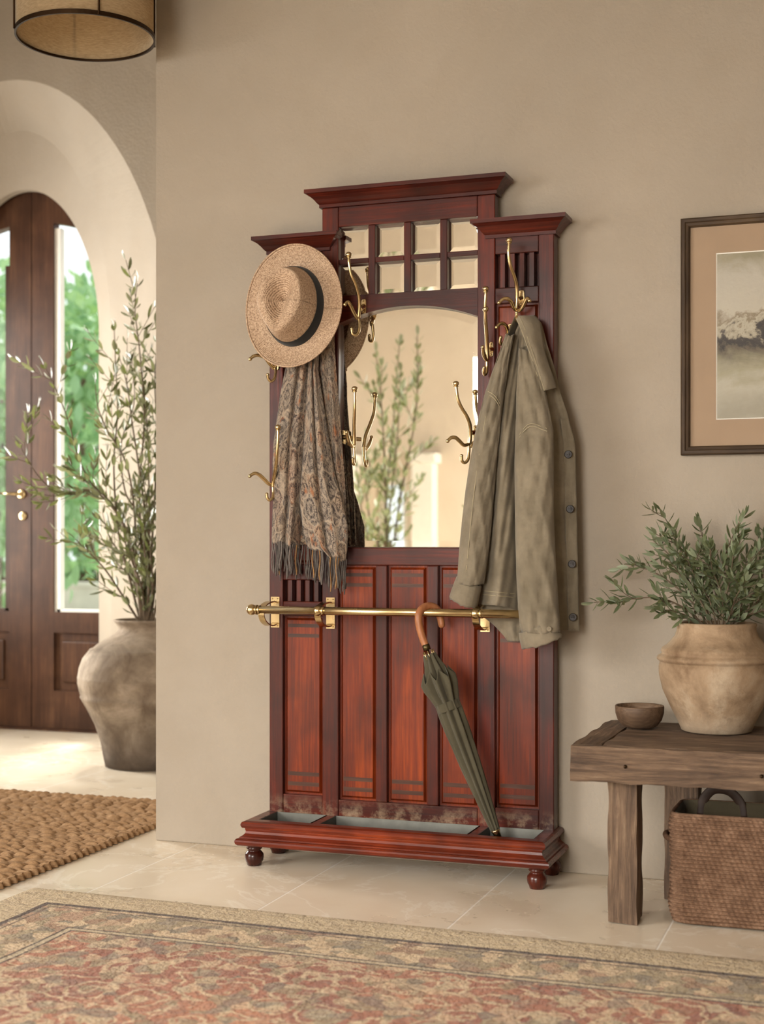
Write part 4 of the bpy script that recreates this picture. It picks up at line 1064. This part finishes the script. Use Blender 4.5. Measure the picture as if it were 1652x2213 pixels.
for k in range(4):
    a = math.radians(-48.5+90*k)
    p = Vector((lc.x+(lr+.003)*math.cos(a), lc.y+(lr+.003)*math.sin(a), 0))
    obj('frame_rod', MB().tube([(p.x, p.y, lc.z+.002), (p.x, p.y, lc.z+.37)], .0035, 8), M_dmetal, lamp, smooth=True)
m = MB()
for k in range(3):
    a = math.radians(80+120*k); m.tube([(lc.x, lc.y, lc.z+.358), (lc.x+(lr-.004)*math.cos(a), lc.y+(lr-.004)*math.sin(a), lc.z+.358)], .003, 6)
obj('spider', m, M_dmetal, lamp)
obj('stem', MB().tube([(lc.x, lc.y, lc.z+.25), (lc.x, lc.y, ZC-.02)], .006, 10), M_dmetal, lamp, smooth=True)
obj('ceiling_rose', MB().lathe((lc.x, lc.y, ZC-.03), [(.02, 0), (.06, .006), (.065, .03)], 32), M_dmetal, lamp, smooth=True)
obj('bulb', MB().lathe((lc.x, lc.y, lc.z+.17), [(1e-4, 0), (.02, .006), (.03, .028), (.026, .05), (.014, .075), (.014, .10)], 20), m_plain('frosted_bulb', (.8, .78, .72), .4, .02), lamp, smooth=True)

# ------------------------------------------------------------------ rugs
rc = (-.595, -.752-1.35)
rug = None
nx_, ny_ = 150, 110; P = []
for j in range(ny_):
    R = []
    for i in range(nx_):
        x = -1.75+3.5*i/(nx_-1); y = -1.35+2.7*j/(ny_-1)
        e = min(1.75-abs(x), 1.35-abs(y)); z = .011*min(1, (e+.002)/.012)**.5 if e > 0 else 0.002
        wob = .004*math.sin(x*9+y*3)+.003*math.sin(y*13)
        z += .0012*math.sin(x*5.1+y*7)*min(1, e*20)
        R.append((rc[0]+x+(wob if abs(x) > 1.74 else 0), rc[1]+y+(wob if abs(y) > 1.34 else 0), z+.0015))
    P.append(R)
m = MB().grid(P)
rg = obj('oriental_rug', m, M_rug, smooth=True, loc=(rc[0], rc[1], 0))
rg.rotation_euler = (0, 0, math.radians(-1.0))
tag(rg, 'large faded rust and beige patterned rug in the foreground', 'rug')
jx0, jx1, jy0, jy1 = -3.95, -2.405, -1.15, .600
nx_, ny_ = 400, 440; X = np.linspace(jx0, jx1, nx_); Y = np.linspace(jy0, jy1, ny_)
XX, YY = np.meshgrid(X, Y); rs = np.random.RandomState(3)
YW = YY+.006*np.sin(XX*17+3*np.sin(YY*9))+.004*np.sin(XX*41+YY*13)
row = np.floor((YW-jy0)/.0215); ph = rs.rand(200)[row.astype(int) % 200]
jit = rs.rand(200, 400)
cell = np.floor(XX/.052+ph*2); bump_ = np.abs(np.sin(np.pi*(XX/.052+ph*2)))**.5*np.abs(np.sin(np.pi*((YW-jy0)/.0215)))**.55
Z = .004+.015*bump_*(.22+.78*jit[row.astype(int) % 200, cell.astype(int) % 400])
edge = np.minimum(np.minimum(XX-jx0, jx1-XX), np.minimum(YY-jy0, jy1-YY))
br = edge < .026
along = np.where((np.minimum(XX-jx0, jx1-XX) < np.minimum(YY-jy0, jy1-YY)), YY, XX)
Z = np.where(br, .004+.019*np.abs(np.sin(np.pi*np.clip(edge/.026, 0, 1)))**.5*(.55+.3*np.abs(np.sin(np.pi*(along+edge*.8)/.030))+.15*np.sin(along*37)*np.sin(along*91)), Z)
XX = XX+np.where(br, (XX > -3.5)*.006*np.sin(2*np.pi*along/.036), 0)*(np.minimum(XX-jx0, jx1-XX) < .01)
Z = np.where(edge <= 1e-6, .002, Z)
m = MB().grid([list(zip(XX[j], YY[j], Z[j])) for j in range(ny_)])
tag(obj('jute_rug', m, M_jute, smooth=True, loc=(-3.18, -.28, 0)), 'chunky braided jute rug on the hall floor at the left', 'rug')

# ------------------------------------------------------------------ foliage helper: one branch with paired leaves
def branch(path, r0, r1, L, wd, step, rnd, spread=.75, parent=None, mat=M_leaf, twig=0, nm='branch', start=.08, tl=(1.6, 3.0)):
    c = [Vector(tuple(p)) for p in spline(path, 10)]; k = len(c)
    st_ = MB().tube(c, [r0+(r1-r0)*i/(k-1) for i in range(k)], 6); lv = MB()
    def leaves(c, start, step):
        seg = [0]
        for i in range(1, len(c)): seg.append(seg[-1]+(c[i]-c[i-1]).length)
        tot = seg[-1]; d = tot*start; ang = rnd.uniform(0, 6)
        while d < tot:
            i = max(1, int(np.searchsorted(seg, d))); i = min(i, len(c)-1)
            p = c[i-1].lerp(c[i], (d-seg[i-1])/max(1e-6, seg[i]-seg[i-1])); T = (c[i]-c[i-1]).normalized()
            o = T.orthogonal().normalized(); b = T.cross(o); ang += math.pi/2+rnd.uniform(-.5, .5)
            for s in (0, math.pi):
                if rnd.random() < .10: continue
                n_ = o*math.cos(ang+s)+b*math.sin(ang+s); sp = spread*rnd.uniform(.7, 1.3)
                dr_ = (T*math.cos(sp)+n_*math.sin(sp)+Vector((0, 0, .12*rnd.uniform(-.6, 1)))).normalized()
                sz = L*rnd.uniform(.72, 1.15)*(1-.35*max(0, d/tot-.8)/.2)
                leafquad(lv, p, dr_, n_, sz, wd*rnd.uniform(.8, 1.15), rnd.uniform(-.05, .2))
            d += step*rnd.uniform(.75, 1.25)
        T = (c[-1]-c[-3]).normalized()
        for q in range(2): leafquad(lv, c[-1], (T+rv(rnd)*.3).normalized(), T.orthogonal(), L*.8, wd*.8)
    leaves(c, start, step)
    for q in range(twig):
        i = rnd.randint(int(k*.25), int(k*.9)); T = (c[min(i+1, k-1)]-c[i-1]).normalized()
        o = T.orthogonal().normalized(); a = rnd.uniform(0, 6.28); n_ = o*math.cos(a)+T.cross(o)*math.sin(a)
        Lt = L*rnd.uniform(*tl); p = c[i]
        cc = [p, p+(T*.7+n_*.6)*Lt*.5, p+(T*.75+n_*.75+Vector((0, 0, .15)))*Lt]
        cc = [Vector(tuple(v)) for v in spline(cc, 6)]
        st_.tube(cc, [r1*1.2, *([r1*.9]*(len(cc)-1))], 5); leaves(cc, .25, step)
    b_ = obj(nm, st_, M_bark, parent, smooth=True)
    obj('leaves', lv, mat, b_, smooth=True)

# ------------------------------------------------------------------ tall jar with the olive tree in the hall
JY = 1.43
jp = at(322, 1500, JY); jar = Vector((jp.x, JY, 0))
jprof = [(.178, 0), (.194, .004), (.203, .05), (.214, .11), (.240, .19), (.276, .262), (.298, .300), (.305, .312), (.302, .318), (.309, .345), (.3155, .372), (.315, .392), (.3165, .398), (.3145, .404), (.309, .44), (.293, .485), (.270, .512), (.262, .524), (.254, .524),
         (.225, .548), (.180, .574), (.152, .592), (.140, .606), (.138, .622), (.146, .636), (.156, .646), (.157, .653), (.150, .655), (.136, .648), (.126, .63), (.126, .60)]
jr = thing('clay_jar', 'tall weathered grey clay jar standing in the hall by the arch', 'jar', jar)
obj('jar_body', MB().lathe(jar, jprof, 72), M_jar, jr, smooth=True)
obj('soil', MB().lathe(jar+Vector((0, 0, .585)), [(.126, .0), (.122, .02), (.06, .028), (1e-4, .03)], 32), M_soil, jr, smooth=True)
pl = thing('olive_tree', 'tall airy olive tree growing from the grey clay jar', 'plant', jar+Vector((0, 0, .61)))
rnd = random.Random(21)
J = lambda L, d0: [tuple(at(px, py, JY+dy*1.0+d0*(i/(len(L)-1)))) for i, (px, py, dy) in enumerate([(p[0], p[1], 0) for p in L])]
tall = [
 ([(312, 1345), (306, 1200), (302, 1050), (312, 900), (302, 760), (292, 670), (297, 612)], -.10),
 ([(306, 1345), (288, 1210), (262, 1125), (232, 1078), (198, 1045), (170, 990), (146, 905), (118, 835), (95, 790)], -.22),
 ([(306, 1345), (290, 1200), (260, 1120), (205, 1062), (160, 1068), (120, 1062), (82, 1028), (55, 985), (42, 962)], -.30),
 ([(304, 1345), (280, 1250), (256, 1150), (246, 1010), (254, 890), (250, 790), (247, 712)], .02),
 ([(314, 1345), (318, 1160), (300, 1010), (285, 910), (274, 830), (256, 765)], .10),
 ([(302, 1345), (268, 1292), (228, 1232), (190, 1192), (163, 1165)], -.16),
 ([(318, 1345), (322, 1200), (322, 1050), (318, 920), (308, 810)], -.05),
 ([(310, 1345), (296, 1230), (290, 1100), (272, 1000), (232, 930), (212, 880), (206, 830)], -.12),
 ([(312, 1345), (312, 1240), (300, 1120), (270, 1060), (262, 960), (290, 870), (284, 780)], .12),
 ([(326, 1345), (345, 1180), (365, 1000), (372, 860), (390, 740)], .05),
 ([(330, 1345), (360, 1220), (410, 1110), (440, 1000)], -.1),
 ([(322, 1345), (330, 1150), (340, 960), (335, 820), (345, 690)], .1),
 ([(308, 1345), (292, 1260), (262, 1200), (236, 1160), (222, 1110)], .06),
 ([(314, 1345), (306, 1270), (286, 1215), (270, 1170), (266, 1110)], -.2),
 ([(306, 1345), (298, 1280), (276, 1240), (252, 1215), (240, 1170)], .1),
 ([(318, 1345), (330, 1270), (326, 1190), (334, 1110)], -.15),
 ([(316, 1345), (322, 1260), (312, 1180), (318, 1100), (308, 1030)], -.18)]
for i, (L, d0) in enumerate(tall):
    lean = i in (1, 2)
    branch(J(L, d0), .0062, .0016, .066, .0185, .052 if not lean else .040, rnd, .72, pl, M_leaf, twig=6 if not lean else 10, start=.10 if not lean else .35)

# ------------------------------------------------------------------ rustic bench, pot, bowl, basket
BT, BB = .475, .378; bx0, bx1, by0, by1 = -.777, .62, -.600, -.022
bench = thing('rustic_bench', 'low reclaimed timber bench standing against the wall at the right', 'bench', ((bx0+bx1)/2, (by0+by1)/2, 0))
def rough_box(x0, x1, y0, y1, z0, z1, sd, nx=1, amp=.0013):
    """a box with hand-worn faces and edges"""
    m = MB(); n_ = [max(2, int((b-a)/.016)) for a, b in ((x0, x1), (y0, y1), (z0, z1))]; n_ = [min(v, 70) for v in n_]
    def wob(p):
        x, y, z = p; q = amp*(math.sin(x*31+sd)+math.sin(y*37+z*29+sd*2)+math.sin(x*83+z*71+sd))/3
        cx_, cy_, cz_ = (x0+x1)/2, (y0+y1)/2, (z0+z1)/2
        e = sum(1 for a, lo_, hi_ in ((x, x0, x1), (y, y0, y1), (z, z0, z1)) if min(abs(a-lo_), abs(a-hi_)) < 1e-6)
        k = (.0014+.0014*math.sin(x*47+y*33+z*39+sd)) if e >= 2 else 0
        v = Vector((x-cx_, y-cy_, z-cz_)); s = Vector((math.copysign(1, v.x) if min(abs(x-x0), abs(x-x1)) < 1e-6 else 0, math.copysign(1, v.y) if min(abs(y-y0), abs(y-y1)) < 1e-6 else 0, math.copysign(1, v.z) if min(abs(z-z0), abs(z-z1)) < 1e-6 else 0))
        return Vector(p)+s*(q-amp-k)
    L = lambda a, b, n: [a+(b-a)*i/n for i in range(n+1)]
    X_, Y_, Z_ = L(x0, x1, n_[0]), L(y0, y1, n_[1]), L(z0, z1, n_[2])
    for z, f in ((z0, 1), (z1, 0)): m.grid([[wob((x, y, z)) for x in (X_[::-1] if f else X_)] for y in Y_])
    for y, f in ((y0, 0), (y1, 1)): m.grid([[wob((x, y, z)) for x in (X_[::-1] if f else X_)] for z in Z_])
    for x, f in ((x0, 1), (x1, 0)): m.grid([[wob((x, y, z)) for y in (Y_[::-1] if f else Y_)] for z in Z_])
    return m
def bpart(nm, m, mat):
    o = obj(nm, m, mat, bench, smooth=False)
    me = o.data
    return o
fb = by0+.024
bpart('front_beam', rough_box(bx0, bx1, by0, fb, BB, BT, 1.0), M_rx)
bpart('end_board', rough_box(bx0, bx0+.078, fb, by1, BT-.05, BT, 2.0), M_ry)
bpart('end_board', rough_box(bx1-.085, bx1, fb, by1, BT-.05, BT, 3.0), M_ry)
yy = fb
for k in range(3):
    y2 = fb+(by1-fb)*(k+1)/3
    bpart('top_plank', rough_box(bx0+.078, bx1-.085, yy, y2, BT-.05, BT-.001*k, 4.0+k), M_rx); yy = y2
bpart('rear_beam', rough_box(bx0+.03, bx1-.03, by1-.075, by1-.01, BB+.01, BT-.05, 8.0), M_rx)
for x0, x1, y0, y1 in ((-.693, -.612, -.530, -.435), (.46, .54, -.530, -.435)): bpart('leg', rough_box(x0, x1, y0, y1, 0, BB, x0*7), M_rz)
for x0, x1, y0, y1 in ((-.588, -.490, -.232, -.150), (.36, .46, -.232, -.150)): bpart('leg', rough_box(x0, x1, y0, y1, 0, BT-.052, x0*9), M_rz)
bolt = MB()
for px, py in ((1352, 1657), (1647, 1678)):
    c = at(px, py, by0); bolt.ball((c.x, by0+.001, c.z), .005, 8)
obj('nail_heads', bolt, M_dmetal, bench)

pc = Vector((at(1549, 1500, -.200).x, -.200, BT))
pprof = [(.088, 0), (.096, .003), (.103, .02), (.128, .07), (.148, .115), (.157, .155), (.1585, .178), (.155, .191), (.157, .194), (.1625, .198), (.1635, .203), (.161, .208), (.152, .213), (.149, .217), (.153, .222), (.149, .231), (.138, .238), (.128, .247), (.121, .256), (.114, .265), (.1085, .280), (.108, .290), (.110, .296), (.108, .301), (.100, .302), (.094, .296), (.092, .27)]
pot = thing('terracotta_pot', 'round sandy terracotta pot with ridged shoulder standing on the bench', 'pot', pc)
obj('pot_body', MB().lathe(pc, pprof, 72), M_pot, pot, smooth=True)
obj('soil', MB().lathe(pc+Vector((0, 0, .262)), [(.0925, 0), (.088, .012), (.03, .016), (1e-4, .017)], 32), M_soil, pot, smooth=True)
pp = thing('olive_shrub', 'bushy olive plant spreading from the terracotta pot on the bench', 'plant', pc+Vector((0, 0, .275)))
rnd = random.Random(5)
def PJ(L, d0):
    k = len(L)-1
    return [tuple(at(px, py, -.200+d0*(i/k)**1.2+.0*i)) for i, (px, py) in enumerate(L)]
shr = [
 ([(1532, 1362), (1482, 1316), (1422, 1292), (1350, 1296), (1284, 1302)], -.06),
 ([(1540, 1362), (1492, 1296), (1442, 1254), (1402, 1230), (1366, 1213)], .03),
 ([(1545, 1362), (1512, 1266), (1474, 1192), (1446, 1134), (1430, 1106)], -.03),
 ([(1545, 1362), (1502, 1275), (1452, 1205), (1412, 1168)], .08),
 ([(1555, 1362), (1546, 1265), (1530, 1205), (1518, 1150)], .06),
 ([(1560, 1362), (1556, 1255), (1574, 1185), (1599, 1126)], -.04),
 ([(1566, 1362), (1590, 1265), (1630, 1225), (1662, 1188)], .05),
 ([(1572, 1362), (1612, 1305), (1645, 1262), (1690, 1200)], -.08),
 ([(1562, 1362), (1588, 1315), (1606, 1265), (1624, 1205)], -.10),
 ([(1572, 1362), (1622, 1328), (1682, 1318), (1740, 1300)], .03),
 ([(1545, 1362), (1516, 1302), (1472, 1244), (1448, 1212)], -.09),
 ([(1560, 1362), (1568, 1300), (1580, 1245), (1585, 1200)], -.11),
 ([(1532, 1362), (1500, 1338), (1470, 1325), (1440, 1318)], -.05),
 ([(1550, 1362), (1535, 1300), (1500, 1240), (1480, 1190)], -.06),
 ([(1558, 1362), (1562, 1290), (1540, 1230), (1535, 1185)], -.10),
 ([(1575, 1362), (1640, 1300), (1700, 1270), (1740, 1230)], .08),
 ([(1565, 1362), (1578, 1330), (1592, 1290), (1612, 1255)], -.12)]
for i, (L, d0) in enumerate(shr):
    branch(PJ(L, d0), .0030, .0011, .0465, .0130, .0170, rnd, .80, pp, M_leafg, twig=4, start=.12, tl=(.9, 1.5))

wc = Vector((at(1383, 1545, -.200).x, -.200, BT))
bprof = [(.034, 0), (.038, .001), (.050, .007), (.062, .022), (.068, .042), (.069, .060), (.0675, .063), (.065, .061), (.063, .044), (.055, .024), (.036, .010), (1e-4, .009)]
tag(obj('wooden_bowl', MB().lathe(wc, bprof, 56), M_bowl, smooth=True, loc=wc), 'small turned wooden bowl on the left end of the bench', 'bowl')

kx0, kx1, ky0, ky1, kz = -.535, -.085, -.492, -.262, .288
bk = thing('woven_basket', 'brown twisted seagrass basket with leather handle under the bench', 'basket', ((kx0+kx1)/2, (ky0+ky1)/2, 0))
def rrect(x0, x1, y0, y1, r_, n):
    """n points around a rounded rectangle, by arc length"""
    segs = []; q = math.pi/2*r_
    per = 2*(x1-x0-2*r_)+2*(y1-y0-2*r_)+4*q; out = []
    for i in range(n):
        s = per*i/n
        for kind, L, d in (('l', x1-x0-2*r_, (x0+r_, y0, 1, 0)), ('c', q, (x1-r_, y0+r_, -90)), ('l', y1-y0-2*r_, (x1, y0+r_, 0, 1)), ('c', q, (x1-r_, y1-r_, 0)), ('l', x1-x0-2*r_, (x1-r_, y1, -1, 0)), ('c', q, (x0+r_, y1-r_, 90)), ('l', y1-y0-2*r_, (x0, y1-r_, 0, -1)), ('c', q, (x0+r_, y0+r_, 180))):
            if s <= L+1e-9:
                if kind == 'l': out.append((d[0]+d[2]*s, d[1]+d[3]*s, d[3], -d[2]))
                else:
                    a = math.radians(d[2])+s/r_; out.append((d[0]+r_*math.cos(a), d[1]+r_*math.sin(a), math.cos(a), math.sin(a)))
                break
            s -= L
    return out
NP, NR, SUB = 720, 27, 6
loop = rrect(kx0, kx1, ky0, ky1, .038, NP); P = []
for j in range(NR*SUB+1):
    h_ = j/(NR*SUB); z = .004+(kz-.004)*h_; rw = int(j/SUB); fr_ = (j % SUB)/SUB
    bul = -.010*max(0, 1-h_*9)**1.5+.006*math.sin(h_*math.pi*1.0)+.004*math.sin(h_*7+1)
    prof_ = abs(math.sin(math.pi*fr_))**.6; R = []
    for i, (x, y, nx, ny) in enumerate(loop):
        tw = math.sin(2*math.pi*(i/NP*92)+fr_*3.4+rw*1.9)
        o = bul-.006+.0085*prof_*(.84+.16*tw)+.0016*math.sin(i*.05+rw)
        R.append((x+nx*o, y+ny*o, z))
    P.append(R)
m = MB().grid(P, cu=True); m.poly([(x+nx*-.016, y+ny*-.016, .004) for x, y, nx, ny in loop[::8]], [tuple(range(NP//8))])
obj('basket_body', m, M_bask, bk, smooth=True)
lin_ = MB(); lp = rrect(kx0+.010, kx1-.010, ky0+.010, ky1-.010, .03, 120)
lin_.grid([[(x, y, kz+.004) for x, y, a, b in lp], [(x-a*.004, y-b*.004, kz-.004) for x, y, a, b in lp], [(x-a*.008, y-b*.008, .02) for x, y, a, b in lp]], cu=True)
lin_.f.append(tuple(range(240, 360)))
obj('lining', lin_, M_lining, bk, smooth=True)
rim = MB(); lp = rrect(kx0-.001, kx1+.001, ky0-.001, ky1+.001, .036, 160); P = []
for i, (x, y, nx, ny) in enumerate(lp):
    P.append([(x+nx*(.0055*math.cos(a)-.005), y+ny*(.0055*math.cos(a)-.005), kz+.0055*math.sin(a)) for a in np.linspace(0, 2*math.pi, 8, endpoint=False)])
obj('rim', rim.grid(P, cu=True, cv=True), M_bask, bk, smooth=True)
hy = ky1-.012; hp_ = spline([(-.480, hy, kz-.035), (-.474, hy, kz+.004), (-.452, hy-.004, kz+.032), (-.425, hy-.006, kz+.038), (-.398, hy-.004, kz+.030), (-.374, hy, kz+.002), (-.368, hy, kz-.035)], 6)
m = MB().tube(hp_, [.013]*len(hp_), 10, flat=.28, up=(0, 0, 1)); obj('leather_handle', m, M_leather, bk, smooth=True)
m = MB().tube(spline([(kx0-.002, -.415, .205), (kx0-.020, -.405, .213), (kx0-.026, -.377, .216), (kx0-.020, -.349, .213), (kx0-.002, -.339, .205)], 6), .0075, 10); obj('rope_handle', m, M_bask, bk, smooth=True)

# ------------------------------------------------------------------ the side of the room that shows only in the mirror
def potted_tree(x, y, hgt, lbl, seed, wide):
    c = Vector((x, y, 0)); q = thing('planter', 'round clay planter under the '+lbl, 'planter', c, 'planters seen in the mirror')
    obj('planter_body', MB().lathe(c, [(.13, 0), (.17, .10), (.20, .26), (.205, .36), (.215, .38), (.215, .42), (.195, .42), (.19, .37)], 40), M_pot, q, smooth=True)
    obj('soil', MB().lathe(c+Vector((0, 0, .355)), [(.190, 0), (.10, .01), (1e-4, .012)], 24), M_soil, q)
    t_ = thing('indoor_tree', lbl+' seen reflected in the mirror', 'plant', c+Vector((0, 0, .365)), 'indoor trees seen in the mirror')
    rn = random.Random(seed)
    for k in range(6):
        a = 2.4*k; w_ = wide*rn.uniform(.3, 1.0); hh = hgt*rn.uniform(.62, 1.0)
        p = [(x+.03*math.cos(a), y+.03*math.sin(a), .36), (x+w_*.3*math.cos(a), y+w_*.3*math.sin(a), .36+(hh-.36)*.4), (x+w_*.8*math.cos(a+.3), y+w_*.8*math.sin(a+.3), .36+(hh-.36)*.75), (x+w_*math.cos(a+.5), y+w_*math.sin(a+.5), hh)]
        branch(p, .010, .003, .085, .026, .045, rn, .75, t_, M_leafg, twig=5)
potted_tree(-3.08, -4.55, 2.35, 'tall leafy tree before the rear window', 2, .34)
potted_tree(-2.16, -4.75, 1.50, 'shorter bushy plant beside the tall tree', 6, .30)
